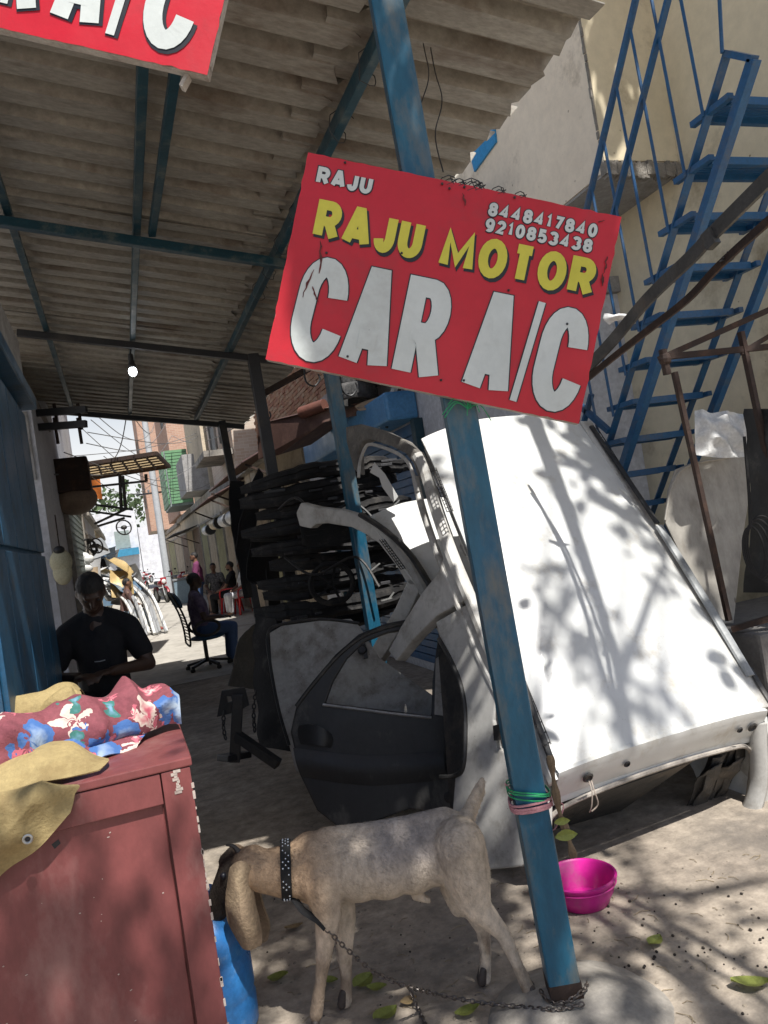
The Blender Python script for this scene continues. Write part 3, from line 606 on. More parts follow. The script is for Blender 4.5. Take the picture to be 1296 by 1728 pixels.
# bumpers hanging on end from the canopy's far posts
slab('hanging_bumper', 'black bumper hanging on end from the farthest canopy post', 'bumper', [[P(388, 812, 8.3), P(412, 812, 8.5)], [P(386, 850, 8.2), P(412, 850, 8.5)], [P(392, 900, 8.2), P(418, 900, 8.5)], [P(402, 950, 8.2), P(420, 945, 8.5)], [P(412, 1010, 8.2), P(424, 1008, 8.5)]], seed=1, group='black bumpers hanging on end')
slab('hanging_bumper', 'long tilted black bumper hanging between the two black posts', 'bumper', [[P(436, 790, 7.6), P(444, 800, 7.8)], [P(418, 830, 7.5), P(440, 838, 7.8)], [P(404, 880, 7.5), P(432, 880, 7.8)], [P(398, 925, 7.5), P(420, 930, 7.8)]], seed=2, group='black bumpers hanging on end')
slab('hanging_bumper', 'broad black wheel arch cover hanging behind the black post', 'arch cover', [[P(432, 890, 7.2), P(462, 880, 7.3)], [P(420, 930, 7.1), P(470, 925, 7.3)], [P(416, 975, 7.1), P(465, 975, 7.3)], [P(432, 985, 7.1), P(468, 990, 7.3)]], seed=3)
slab('hanging_bumper', 'narrow dark strip hanging low behind the black post', 'bumper', [[P(448, 960, 7.0), P(470, 960, 7.1)], [P(452, 1000, 7.0), P(472, 1005, 7.1)], [P(458, 1060, 7.0), P(476, 1060, 7.1)]], seed=4)
# dark engine-bay frame and stuff low behind the door
slab('radiator_support', 'black radiator frame standing on the ground left of the grey door skin', 'car part', [[P(432, 1040, 5.6), P(470, 1045, 5.4)], [P(428, 1100, 5.5), P(476, 1110, 5.3)], [P(432, 1180, 5.4), P(480, 1190, 5.2)], [P(440, 1260, 5.2), P(500, 1270, 5.0)]], seed=5, amp=.06)
t = thing('car_jack', 'dark tow hitch with hanging chain standing on the ground by the black parts', 'tow hitch', G(400, 1285))
b = G(400, 1285); up = V((0, 0, 1))
mb = MB(); mb.prism([P(374, 1166, 5.0), P(412, 1160, 5.0), P(420, 1190, 5.0), P(404, 1200, 5.0), P(366, 1210, 5.0)], FL*.02, [[P(382, 1175, 5.0), P(390, 1175, 5.0), P(392, 1184, 5.0), P(384, 1186, 5.0)]]); mb.build('plate', BLACKM, t)
mb = MB(); mb.bar(P(402, 1170, 5.02), P(396, 1285, 5.0), .07, .07); mb.bar(P(398, 1240, 5.0), P(470, 1290, 4.9), .06, .06); mb.bar(P(375, 1280, 4.95), P(415, 1272, 5.1), .12, .04); mb.build('stand', BLACKM, t, bev=.006)
def chain(mb, pts, L=.016, r=.0022, wdt=.009):
    pts = [V(p) for p in pts]; tot = sum((b-a).length for a, b in zip(pts[:-1], pts[1:])); n = max(int(tot/(L*.78)), 2); sp = spline(pts, n*3)
    acc = [0]
    for a, b_ in zip(sp[:-1], sp[1:]): acc.append(acc[-1]+(b_-a).length)
    def at(s):
        for i in range(len(acc)-1):
            if acc[i+1] >= s: return sp[i].lerp(sp[i+1], (s-acc[i])/max(acc[i+1]-acc[i], 1e-9)), (sp[i+1]-sp[i]).normalized()
        return sp[-1], (sp[-1]-sp[-2]).normalized()
    for i in range(n):
        c, d = at(acc[-1]*(i+.5)/n); a = d.cross(V((.3, .2, 1))).normalized(); b_ = a.cross(d)
        x = a if i % 2 else b_
        ring = [c + d*(L*.5*cos(q))+x*(wdt*.5*sin(q)) for q in [2*pi*k/8 for k in range(9)]]
        mb.tube(ring, r, 5, False)
mb = MB(); chain(mb, [P(378, 1200, 4.98), P(377, 1225, 4.97), P(381, 1248, 4.97)], .035, .005, .022); chain(mb, [P(432, 1165, 5.0), P(428, 1200, 5), P(430, 1235, 5)], .035, .005, .022); mb.build('hook_chain', BLACKM, t)
# ================================================================== blue kiosk at the lane edge, bulb
ks = thing('blue_kiosk', 'blue painted steel kiosk with panel seams on the near side of the lane', 'kiosk', (-.42, 3.6, 0))
mb = MB(); mb.span(-2.2, -.445, 2.9, 4.95, 0, 2.62); mb.build('body', DBLUE, ks)
for (y0, y1) in ((2.92, 3.31), (3.33, 3.72), (3.74, 4.12), (4.14, 4.52), (4.54, 4.93)):
    for z0, z1 in ((.04, .92), (.94, 1.74), (1.76, 2.58)):
        mb = MB(); mb.span(-.445, -.425, y0, y1, z0, z1); mb.build('panel', DBLUE, ks, bev=.006)
mb = MB(); mb.span(-2.3, -.36, 2.8, 5.02, 2.623, 2.70); mb.build('roof_rim', DBLUE, ks, bev=.01)
lt = MB(); lt.span(-2.4, -.40, 3.3, 4.9, 2.78, 3.02); o = lt.build('lintel_slab', pm('grey_plaster', (.40, .39, .38), (.30, .29, .28), 4, .9, 0, .4, 20, dirt=(.2, .19, .17), damt=.4), None, bev=.01); tag(o, 'grey concrete lintel slab above the blue kiosk', 'lintel')
bl = thing('light_bulb', 'lit white bulb hanging from the purlin under the canopy', 'bulb', P(224, 620, 6.6))
EM = bpy.data.materials.new('bulb_glow'); EM.use_nodes = True; e = EM.node_tree.nodes['Principled BSDF']; e.inputs['Emission Color'].default_value = (.9, .95, 1, 1); e.inputs['Emission Strength'].default_value = 14
bp = P(224, 627, 6.6)
mb = MB(); mb.ell(bp, (.034, .034, .042)); mb.build('glass', EM, bl, smooth=True)
mb = MB(); mb.lathe([(.0, .12), (.022, .12), (.024, .05), (.036, .02), (.03, .0)], bp+V((0, 0, .03)), 14); mb.tube([bp+V((0, 0, .14)), bp+V((.02, 0, .24)), V((.33, bp.y, roofz(.33)-.05))], .006, 6); mb.build('holder', BLACKP, bl)
# ================================================================== maroon cabinet
MAR = pm('maroon_paint', (.205, .058, .056), (.165, .046, .045), 3, .5, 0, .10, 12, dirt=(.24, .12, .11), damt=.30, ds=3.5, fine=.18, stretch=(1, 1, .5))
cb = thing('cabinet', 'maroon painted wooden cabinet piled with cloths', 'cabinet', (-.5, 3.3, 0))
c1 = P(318, 1277, 2.40); Xr, Yf, Zt = c1.x, c1.y, c1.z
Yb = Yf+.80; Xl = Xr-1.25
mb = MB(); mb.span(Xl, Xr-.004, Yf+.034, Yb, 0, Zt-.03); mb.build('carcass', MAR, cb, bev=.004)
mb = MB(); mb.span(Xl-.02, Xr+.008, Yf-.004, Yb+.02, Zt-.028, Zt); mb.build('top_board', MAR, cb, bev=.005)
mb = MB(); mb.span(Xr-.088, Xr, Yf, Yf+.032, 0, Zt-.03); mb.build('stile', MAR, cb, bev=.003)
mb = MB(); mb.span(Xl, Xr-.092, Yf+.001, Yf+.032, Zt-.125, Zt-.031); mb.build('rail', MAR, cb, bev=.003)
mb = MB(); mb.span(Xl, Xr-.096, Yf+.022, Yf+.033, .04, Zt-.13); mb.build('door_panel', MAR, cb, bev=.002)
CH = pm('chipped_paint', (.55, .48, .42), (.4, .32, .28), 20, .9)
r = random.Random(3)
mb = MB()
for i in range(22):
    z = r.uniform(.1, Zt-.06); mb.box((Xr+.0005, Yf+.001, z), (.006*r.uniform(.5, 1.5), .004, r.uniform(.004, .025)))
for i in range(9): mb.box((Xr-.045+r.uniform(-.006, .006), Yf-.0005, Zt-.035-i*.008), (r.uniform(.008, .022), .003, .009))
mb.build('chipped_edge', CH, cb)['kind'] = 'stuff'
mb = MB()
for i in range(15): x_, z_ = Xr-r.uniform(.1, .62), r.uniform(.2, Zt-.16); mb.box((x_, Yf+.0215, z_), (r.uniform(.002, .008), .0012, r.uniform(.0012, .004)), MX.Rotation(r.uniform(-.5, .5), 3, 'Y'))
mb.build('scratch', CH, cb)['kind'] = 'stuff'
mb = MB(); mb.prism([V((Xr-.42, Yf+.0215, Zt-.165)), V((Xr-.40, Yf+.0215, Zt-.155)), V((Xr-.395, Yf+.0215, Zt-.168)), V((Xr-.413, Yf+.0215, Zt-.18))], (0, -.0008, 0)); mb.build('paint_chip', SBLK, cb)
# ================================================================== cloths on the cabinet
TARP = pm('mustard_canvas', (.36, .275, .125), (.28, .21, .095), 6, .9, 0, .25, 11, dirt=(.20, .14, .06), damt=.35, ds=5, fine=.2)
TARP.node_tree.nodes['Bump'].inputs['Distance'].default_value = .03; TARP.node_tree.nodes['Bump'].inputs['Strength'].default_value = .55
def floral():
    m = pm('floral_cloth', (.24, .065, .08), (.17, .045, .06), 5, .9, 0, .5, 12); t = m.node_tree; N = t.nodes; Lk = t.links; b = N['Principled BSDF']
    base = b.inputs['Base Color'].links[0].from_socket; tc = N.new('ShaderNodeTexCoord')
    nz = N.new('ShaderNodeTexNoise'); nz.inputs['Scale'].default_value = 26; nz.inputs['Detail'].default_value = 2; Lk.new(tc.outputs['Object'], nz.inputs[0])
    mx = N.new('ShaderNodeMix'); mx.data_type = 'RGBA'; mx.inputs[0].default_value = .06; Lk.new(tc.outputs['Object'], mx.inputs[6]); Lk.new(nz.outputs['Color'], mx.inputs[7])
    def mth(op, a, b_=None, c=None):
        x = N.new('ShaderNodeMath'); x.operation = op
        for k, q in enumerate((a, b_, c)):
            if q is None: continue
            if isinstance(q, (int, float)): x.inputs[k].default_value = q
            else: Lk.new(q, x.inputs[k])
        return x.outputs[0]
    for sc, thr, pet, cols in ((6.0, .40, 5, ((.58, .48, .42), (.45, .05, .10))), (5.2, .44, 3, ((.05, .13, .34), (.35, .43, .52))), (7.5, .30, 6, ((.48, .12, .16), (.6, .54, .48))), (8.5, .26, 2, ((.04, .16, .14), (.16, .30, .42)))):
        mp = N.new('ShaderNodeMapping'); mp.inputs['Location'].default_value = (sc, sc*.37, 1.3*sc); mp.inputs['Scale'].default_value = (1, 1, .8); Lk.new(mx.outputs[2], mp.inputs[0])
        vo = N.new('ShaderNodeTexVoronoi'); vo.inputs['Scale'].default_value = sc; Lk.new(mp.outputs[0], vo.inputs[0])
        sb = N.new('ShaderNodeVectorMath'); sb.operation = 'SUBTRACT'; Lk.new(mp.outputs[0], sb.inputs[0]); Lk.new(vo.outputs['Position'], sb.inputs[1]); sx = N.new('ShaderNodeSeparateXYZ'); Lk.new(sb.outputs[0], sx.inputs[0])
        an = mth('ARCTAN2', mth('ADD', sx.outputs[1], sx.outputs[2]), sx.outputs[0]); wv = mth('MULTIPLY_ADD', mth('ABSOLUTE', mth('SINE', mth('MULTIPLY', an, pet/2))), .6, .4)
        rel = mth('DIVIDE', vo.outputs['Distance'], mth('MULTIPLY', wv, thr)); fac = mth('LESS_THAN', rel, 1.0)
        rp = N.new('ShaderNodeValToRGB'); rp.color_ramp.elements[0].color = (*cols[1], 1); rp.color_ramp.elements[1].color = (*cols[0], 1); rp.color_ramp.elements[0].position = .25; rp.color_ramp.elements[1].position = .75; Lk.new(rel, rp.inputs[0])
        m2 = N.new('ShaderNodeMix'); m2.data_type = 'RGBA'; Lk.new(fac, m2.inputs[0]); Lk.new(base, m2.inputs[6]); Lk.new(rp.outputs[0], m2.inputs[7]); base = m2.outputs[2]
    Lk.new(base, b.inputs['Base Color']); return m
FLOR = floral()
tz = lambda x, y, h: V((x, y, Zt+h))
# back roll of tarpaulin lying along the rear of the top
mb = MB(); rows = []
for a, (dy, h) in enumerate(((.44, .012), (.48, .14), (.55, .19), (.64, .15), (.70, .06), (.78, .01))):
    rows.append([tz(Xl-.1+.0*a, Yf+dy, h), tz(Xr-.95, Yf+dy, h*1.05), tz(Xr-.75, Yf+dy+.02, h*1.15), tz(Xr-.55, Yf+dy, h*.95), tz(Xr-.36, Yf+dy+.01, h*1.25), tz(Xr-.31, Yf+dy+.02, h*1.1)])
patch(mb, rows, 90, 50, .045, 5, .004, -.016, 12, 3); o = mb.build('folded_tarpaulin', TARP, None, smooth=True); tag(o, 'mustard canvas folded along the back of the maroon cabinet', 'tarpaulin')
# floral cloth heaped across the middle, with its free roll at the right end
def heap(rows, seed, amp=.03, nm='floral_cloth', label='', mat=None, nu=70, nv=40, amp2=-.014, ns=6, ns2=14):
    mb = MB(); patch(mb, rows, nu, nv, amp, ns, .004, amp2, ns2, seed); o = mb.build(nm, mat or FLOR, None, smooth=True); return tag(o, label, 'cloth')
rows = []
for dy, h in ((.02, .0), (.05, .06), (.12, .085), (.21, .09), (.30, .105), (.37, .09), (.42, .02)):
    rows.append([tz(Xl-.1, Yf+dy+.03, h+.015), tz(Xr-1.0, Yf+dy+.05, h+.01), tz(Xr-.86, Yf+dy+.03, h*1.05+.01), tz(Xr-.72, Yf+dy+.05, h*.95), tz(Xr-.60, Yf+dy+.07, h*1.12+.01), tz(Xr-.50, Yf+dy+.13, h*.85+.01), tz(Xr-.45, Yf+dy+.20, h*.3+.01)])
heap(rows, 5, .055, ns=7, amp2=-.02, ns2=15, nu=120, nv=70, label='crumpled maroon floral cloth heaped on the cabinet by the tarpaulin')
rows = []
for a in range(9):
    an = -40+a*32; rr = .082+.010*a/8; c_, s_ = cos(RD(an)), sin(RD(an))
    rows.append([tz(Xr-.60, Yf+.20+rr*c_, .085+rr*.85*s_), tz(Xr-.46, Yf+.26+rr*c_*1.1, .10+rr*1.1*s_), tz(Xr-.32, Yf+.36+rr*1.2*c_, .092+rr*1.0*s_), tz(Xr-.19, Yf+.44+rr*1.25*c_, .10+rr*1.1*s_), tz(Xr-.08, Yf+.49+rr*1.05*c_, .085+rr*.95*s_), tz(Xr+.01, Yf+.48+rr*.7*c_, .06+rr*.65*s_)])
heap(rows, 8, .045, label='loose roll of floral cloth at the cabinet\'s corner nearest the lane', amp2=-.020, ns=6, ns2=13, nu=110, nv=60)
rows = [[tz(Xr-.62, Yf+.13, .0), tz(Xr-.48, Yf+.13, .02), tz(Xr-.34, Yf+.17, .02), tz(Xr-.22, Yf+.24, .012), tz(Xr-.15, Yf+.28, .006)], [tz(Xr-.60, Yf+.2, .05), tz(Xr-.46, Yf+.22, .075), tz(Xr-.32, Yf+.27, .07), tz(Xr-.2, Yf+.34, .05), tz(Xr-.12, Yf+.36, .02)], [tz(Xr-.60, Yf+.3, .03), tz(Xr-.46, Yf+.32, .05), tz(Xr-.32, Yf+.36, .05), tz(Xr-.2, Yf+.4, .04), tz(Xr-.1, Yf+.42, .02)]]
heap(rows, 15, .020, label='flat fold of floral cloth tucked under the loose roll on the cabinet', nu=40, nv=24, amp2=-.010, ns=6, ns2=14)
# front tarpaulin: lies on the top edge, a flap falls down the front
fp = lambda px, py, k: AY(px, py, Yf-.012-k)
rows = [[tz(Xl-.1, Yf+.2, .03), tz(Xr-.86, Yf+.2, .05), tz(Xr-.70, Yf+.17, .05), tz(Xr-.52, Yf+.16, .03)],
        [tz(Xl-.1, Yf+.05, .03), tz(Xr-.86, Yf+.05, .035), tz(Xr-.70, Yf+.05, .03), tz(Xr-.52, Yf+.02, .016)],
        [fp(-120, 1372, .02), fp(0, 1345, .03), fp(70, 1330, .02), fp(126, 1322, .006)],
        [fp(-120, 1470, .03), fp(0, 1400, .05), fp(62, 1378, .03), fp(126, 1345, .012)],
        [fp(-120, 1590, .02), fp(0, 1484, .02), fp(58, 1440, .02), fp(118, 1372, .02)]]
mb = MB(); patch(mb, rows, 90, 90, .034, 5.0, .004, -.013, 13, 4); tp = mb.build('tarpaulin', TARP, None, smooth=True); tag(tp, 'mustard tarpaulin with a metal eyelet hanging down the cabinet front', 'tarpaulin')
rows = [[tz(Xr-.60, Yf+.20, .03), tz(Xr-.46, Yf+.22, .09), tz(Xr-.34, Yf+.20, .075), tz(Xr-.24, Yf+.16, .012)], [tz(Xr-.62, Yf+.10, .05), tz(Xr-.46, Yf+.11, .085), tz(Xr-.34, Yf+.10, .06), tz(Xr-.24, Yf+.09, .012)], [tz(Xr-.62, Yf+.0, .008), tz(Xr-.46, Yf+.015, .02), tz(Xr-.35, Yf+.015, .014), tz(Xr-.26, Yf+.03, .009)]]
heap(rows, 12, .012, 'tarpaulin_fold', 'turned back olive corner of canvas lying on the cabinet top', TARP, 30, 24, -.005)
ey = fp(47, 1415, .052); mb = MB()
mb.tube([ey+V((.011*cos(a), -.004, .011*sin(a))) for a in [2*pi*k/20 for k in range(21)]], .0042, 8, False); mb.build('eyelet', pm('eyelet_steel', (.6, .6, .58), None, 9, .3, .8, 0), tp, smooth=True)
mb = MB(); mb.lathe([(0, 0), (.010, 0)], ey+V((0, -.003, 0)), 14, V((0, -1, 0))); mb.build('eyelet_hole', SBLK, tp)
# ================================================================== water jug
JUG = pm('blue_plastic', (.02, .13, .38), (.03, .18, .45), 6, .32, 0, .05, 30, dirt=(.18, .30, .45), damt=.15, ds=9, spec=.6)
jt = P(385, 1560, 2.30); jb = V((jt.x+.0, jt.y, 0)); jz = P(392, 1545, 2.3).z; jr = .135
jg = thing('water_jug', 'blue plastic water jug standing against the maroon cabinet', 'water jug', (P(360, 1640, 2.3).x, P(360, 1640, 2.3).y, 0))
jc = P(362, 1650, 2.62); jc.z = 0; jh = P(375, 1522, 2.62).z
prof = [(0, .0), (.10, .0), (.128, .02), (.130, .10), (.126, .112), (.126, .128), (.130, .14), (.130, .24), (.126, .252), (.126, .268), (.130, .28), (.128, jh-.10), (.115, jh-.06), (.07, jh-.02), (.04, jh), (.036, jh+.03)]
mb = MB(); mb.lathe(prof, jc, 32); mb.build('body', JUG, jg, smooth=True)
mb = MB(); mb.lathe([(.041, jh+.005), (.042, jh+.05), (.0, jh+.052)], jc, 20); mb.build('cap', pm('jug_cap', (.015, .06, .2), None, 9, .4), jg, smooth=True)
# ================================================================== goat
gc = lambda x, y, k: (x, y, k)
def goat():
    D = 2.56; g = lambda px, py, o=0: P(px, py, D+o); u = D/F
    fur = pm('goat_fur', (.54, .46, .37), (.40, .345, .285), 4, .95, 0, .5, 120, stretch=(1, 1, .6), fine=.35); T_ = fur.node_tree; N = T_.nodes; Lk = T_.links; b = N['Principled BSDF']
    old = b.inputs['Base Color'].links[0].from_socket
    at = N.new('ShaderNodeVertexColor'); at.layer_name = 'coat'; mx = N.new('ShaderNodeMix'); mx.data_type = 'RGBA'; mx.blend_type = 'MULTIPLY'; mx.inputs[0].default_value = 1
    Lk.new(old, mx.inputs[6]); Lk.new(at.outputs[0], mx.inputs[7]); Lk.new(mx.outputs[2], b.inputs['Base Color'])
    root = thing('goat', 'pale grey tan goat in a studded collar with its head lowered by the jug', 'goat', G(690, 1690))
    mb = MB()
    # trunk: overlapping ellipsoids, deep chest narrowing to the flank
    for px, py, rx, ry, rz in ((528, 1464, 48, 42, 60), (560, 1464, 58, 48, 62), (605, 1459, 60, 54, 59), (650, 1455, 60, 56, 58), (695, 1446, 58, 52, 59), (738, 1434, 54, 48, 58), (772, 1428, 40, 44, 52)):
        c = g(px, py); mb.ell(c, (rx*u, ry*u*1.0, rz*u), MX.Rotation(-YAW, 3, 'Z') if False else None, 20, 14)
    mb.caps([g(548, 1415), g(620, 1400), g(690, 1388), g(750, 1378), g(785, 1392)], [19*u, 13*u, 13*u, 17*u, 16*u])
    # neck and head (turned away, nose down behind the cabinet edge)
    mb.caps([g(530, 1462, -.01), g(490, 1470, -.02), g(448, 1470, -.03), g(418, 1462, -.03)], [56*u, 44*u, 35*u, 31*u])
    mb.caps([g(425, 1462, -.02), g(398, 1476, .0), g(376, 1510, .02), g(366, 1538, .03)], [35*u, 33*u, 24*u, 19*u])
    mb.caps([g(398, 1440, .02), g(380, 1452, .03)], [16*u, 12*u])
    for o, pts in ((-.075, [(540, 1490), (553, 1545), (547, 1610), (541, 1655), (533, 1712)]), (.07, [(568, 1500), (580, 1550), (582, 1610), (584, 1650), (583, 1690)])):
        mb.caps([g(*p, o) for p in pts], [33*u, 22*u, 13.5*u, 10*u, 12*u])
        mb.ell(g(pts[2][0]-1, pts[2][1]+2, o), (15*u, 15*u, 17*u))
    for o, pts in ((-.07, [(775, 1425), (790, 1480), (805, 1530), (848, 1575), (872, 1625), (896, 1680)]), (.075, [(765, 1440), (782, 1490), (800, 1530), (815, 1568), (820, 1610), (818, 1652)])):
        mb.caps([g(*p, o) for p in pts], [44*u, 38*u, 24*u, 13*u, 10*u, 11.5*u])
        mb.caps([g(pts[1][0]-20, pts[1][1]+5, o), g(pts[1][0]-8, pts[1][1]+42, o)], [22*u, 16*u])
    mb.caps([g(785, 1388), g(796, 1362), g(808, 1335), g(814, 1316)], [15*u, 13*u, 11*u, 6*u])
    mb.caps([g(700, 1512, 0), g(722, 1518, 0)], [8*u, 7*u])
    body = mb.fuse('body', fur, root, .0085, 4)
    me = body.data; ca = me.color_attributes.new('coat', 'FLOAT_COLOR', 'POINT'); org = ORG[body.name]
    def px_of(p):
        q = p-CAM; d = q.dot(FW); return PW/2+F*q.dot(CX)/d, PH/2-F*q.dot(CY)/d
    for i, v in enumerate(me.vertices):
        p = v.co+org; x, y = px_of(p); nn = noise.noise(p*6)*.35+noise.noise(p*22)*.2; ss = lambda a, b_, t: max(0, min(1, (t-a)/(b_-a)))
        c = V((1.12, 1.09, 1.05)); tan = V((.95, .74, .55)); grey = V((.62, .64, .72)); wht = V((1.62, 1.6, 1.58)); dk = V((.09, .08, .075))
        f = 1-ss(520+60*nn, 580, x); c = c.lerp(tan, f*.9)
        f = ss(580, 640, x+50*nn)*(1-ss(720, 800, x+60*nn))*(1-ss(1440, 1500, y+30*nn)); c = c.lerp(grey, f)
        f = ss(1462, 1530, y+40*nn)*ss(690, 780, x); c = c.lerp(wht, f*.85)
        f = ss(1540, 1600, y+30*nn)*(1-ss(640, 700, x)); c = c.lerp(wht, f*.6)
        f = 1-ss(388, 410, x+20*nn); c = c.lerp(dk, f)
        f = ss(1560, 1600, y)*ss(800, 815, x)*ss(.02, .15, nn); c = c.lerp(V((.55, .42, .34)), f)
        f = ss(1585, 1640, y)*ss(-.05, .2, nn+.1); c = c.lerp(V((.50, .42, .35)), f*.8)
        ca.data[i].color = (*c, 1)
    fv, ff, fc = [], [], []; rr = random.Random(12); vn = me.vertices; flow = (RT*.8-V((0, 0, .6))).normalized()
    polys = list(me.polygons); areas = [p.area for p in polys]; pick = rr.choices(polys, weights=areas, k=26000)
    for p in pick:
        q = p.vertices; a, b_, c = vn[q[0]].co, vn[q[1]].co, vn[q[2]].co; u1, w1 = rr.random(), rr.random()
        if u1+w1 > 1: u1, w1 = 1-u1, 1-w1
        o = a+(b_-a)*u1+(c-a)*w1; n = p.normal; lg = 1.0 if o.z+org.z > .42 else .5
        t = (flow if o.z+org.z > .36 else V((0, 0, -1))); t = t-n*t.dot(n)
        if t.length < .05: continue
        t.normalize(); d = (t+n*rr.uniform(.06, .18)+V((rr.uniform(-.25, .25), rr.uniform(-.25, .25), rr.uniform(-.25, .25)))).normalized(); s_ = d.cross(n).normalized()*.0011; L_ = rr.uniform(.009, .018)*lg
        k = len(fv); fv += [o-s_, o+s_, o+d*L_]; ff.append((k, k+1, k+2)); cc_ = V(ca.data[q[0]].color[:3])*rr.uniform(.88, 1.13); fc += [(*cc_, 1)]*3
    fm = bpy.data.meshes.new('fur'); fm.from_pydata(fv, [], ff); fa = fm.color_attributes.new('coat', 'FLOAT_COLOR', 'POINT')
    for i, c in enumerate(fc): fa.data[i].color = c
    fm.materials.append(fur); fo = bpy.data.objects.new('fur', fm); COL.objects.link(fo); fo.parent = root; fo['kind'] = 'stuff'
    EAR = pm('goat_ear', (.36, .27, .17), (.26, .185, .12), 7, .95, 0, .4, 90, fine=.3)
    e = lambda px, py, o: g(px, py, o-.08)
    mb = MB(); patch(mb, [[e(392, 1462, 0), e(408, 1452, -.02), e(424, 1466, .0)], [e(386, 1500, .01), e(404, 1500, -.04), e(424, 1502, .015)], [e(387, 1545, .02), e(408, 1545, -.04), e(432, 1540, .02)], [e(398, 1578, .015), e(418, 1578, -.02), e(440, 1568, .015)], [e(412, 1596, .02), e(422, 1598, .005), e(440, 1592, .02)]], 12, 18, .008, 14, .008, .002, 40, 3); mb.build('ear', EAR, root, smooth=True)
    mb = MB(); patch(mb, [[g(425, 1478, .10), g(436, 1475, .09)], [g(428, 1520, .11), g(444, 1520, .09)], [g(436, 1560, .12), g(456, 1560, .10)], [g(442, 1590, .12), g(452, 1586, .11)]], 6, 10, .004, 9, .008); mb.build('ear', EAR, root, smooth=True)
    HN = pm('horn', (.03, .027, .024), (.06, .05, .045), 12, .6)
    for o_ in (-.03, .04): mb = MB(); mb.tube(spline([g(404, 1440, o_), g(394, 1428, o_), g(381, 1426, o_)], 8), [.011-.001*i for i in range(9)], 8); mb.build('horn', HN, root, smooth=True)
    mb = MB(); mb.ell(g(377, 1478, -.055), (.011, .011, .011), None, 12, 8); mb.build('eye', SBLK, root, smooth=True)
    HOOF = pm('hoof', (.05, .04, .035), (.09, .07, .06), 20, .6)
    for px, py, o in ((531, 1712, -.075), (583, 1690, .07), (899, 1680, -.07), (818, 1650, .075)):
        c = g(px, py, o); c.z = .028
        for k in (-1, 1):
            mb = MB(); cc = c+FL*(k*.013); mb.caps([cc+V((0, 0, .035)), cc-RT*.012-V((0, 0, .004))], [.012, .016], 10); mb.build('hoof', HOOF, root, smooth=True)
    # collar
    cc, ax = g(483, 1467, -.022), (g(448, 1470, -.03)-g(530, 1462, -.01)).normalized(); r0 = 47*u
    mb = MB(); mb.lathe([(r0*.93, -.016), (r0, -.017), (r0*.985, .017), (r0*.915, .016)], cc, 40, ax); co = mb.build('collar', pm('collar_leather', (.012, .012, .013), (.025, .025, .025), 9, .8, spec=.2), root, smooth=True)
    q = ax.to_track_quat('Z', 'Y').to_matrix(); mb = MB(); rr = random.Random(2)
    for k in range(30):
        for h in (-.009, .0, .009):
            a = 2*pi*(k+.5*(h == 0))/30
            if rr.random() < .7: mb.ell(cc+q @ V((r0*.995*cos(a), r0*.995*sin(a), h)), (.0034, .0034, .0034), None, 6, 4)
    mb.build('stud', pm('stud_metal', (.8, .8, .78), None, 9, .2, .9, 0), co)['kind'] = 'stuff'
    mb = MB(); mb.tube(spline([g(490, 1505, -.06), g(510, 1535, -.10), g(535, 1552, -.11), g(549, 1566, -.11)], 16), .013, 8, True, .35); mb.build('strap', MATS['collar_leather'], root, smooth=True)
    return root
goat()
# ================================================================== chain, bowl, ropes, droppings, leaves
IRON = pm('chain_iron', (.10, .09, .085), (.16, .13, .11), 20, .4, .7, .1)
cht = thing('chain', 'iron chain running along the ground from the goat collar to the post', 'chain', G(740, 1690))
pts = [PB + V((.0, 0, .06)) + RT*(.074*cos(a)) + FL*(-.074*sin(a)) + V((0, 0, .012*sin(2*a))) for a in [0, .5, 1, 1.57, 2.1, 2.6, 3.14]]
for q in ([P(549, 1566, 2.45), P(590, 1606, 2.45), P(632, 1640, 2.46), P(680, 1662, 2.44), G(740, 1678, .06), G(800, 1690, .05), G(870, 1698, .05), G(930, 1703, .075), G(985, 1694, .09)], pts,
          [G(690, 1664, .05), G(700, 1690, .02), G(712, 1716, .01), G(722, 1740, .01)], [G(572, 1600, .2), P(566, 1580, 2.6), P(560, 1556, 2.6)], [G(905, 1702, .04), G(880, 1715, .01), G(862, 1735, .01)]):
    mb = MB(); chain(mb, q, .021, .0027, .012); mb.build('chain_length', IRON, cht, smooth=True)['kind'] = 'stuff'
PINK = pm('pink_plastic', (.66, .018, .30), (.56, .016, .26), 4, .38, 0, .02, 30, dirt=(.42, .10, .22), damt=.3, ds=9, trans=.08, spec=.5, fine=.1)
bc = G(985, 1522); bw = thing('plastic_bowl', 'bright pink plastic bowl on the ground behind the leaning post', 'bowl', bc)
mb = MB(); mb.lathe([(0, .004), (.085, .004), (.09, 0), (.10, .004), (.125, .05), (.138, .10), (.146, .104), (.147, .110), (.137, .112), (.130, .105), (.118, .055), (.095, .012), (0, .010)], bc, 48); mb.build('basin', PINK, bw, smooth=True)
mb = MB(); mb.tube([bc+V((.139*cos(a), .139*sin(a), .085)) for a in [2*pi*k/40 for k in range(41)]], .003, 6, False); mb.build('rib', PINK, bw, smooth=True)
GRN = pm('green_twine', (.01, .35, .13), (.02, .25, .1), 30, .6); PNK = pm('pink_cord', (.55, .26, .28), (.40, .18, .2), 30, .8)
AXP = (PTT-PB).normalized(); AX1 = AXP.cross(FL).normalized(); AX2 = AX1.cross(AXP)
def wrap(mb, z, turns, r, h, sl=0, seed=0):
    q = random.Random(seed); pts = []; c = PB + AXP*((z-PB.z)/AXP.z)
    for t in range(turns):
        o1 = q.uniform(-h, h)
        for sx, sy in ((-1, -1), (0, -1.04), (1, -1), (1, 1), (-1, 1)):
            pts.append(c + AX1*(sx*.054) + AX2*(sy*.054*-1) + AXP*(o1+q.uniform(-.004, .004)+sl*sx))
    mb.tube(spline(pts, len(pts)*4), r, 5)
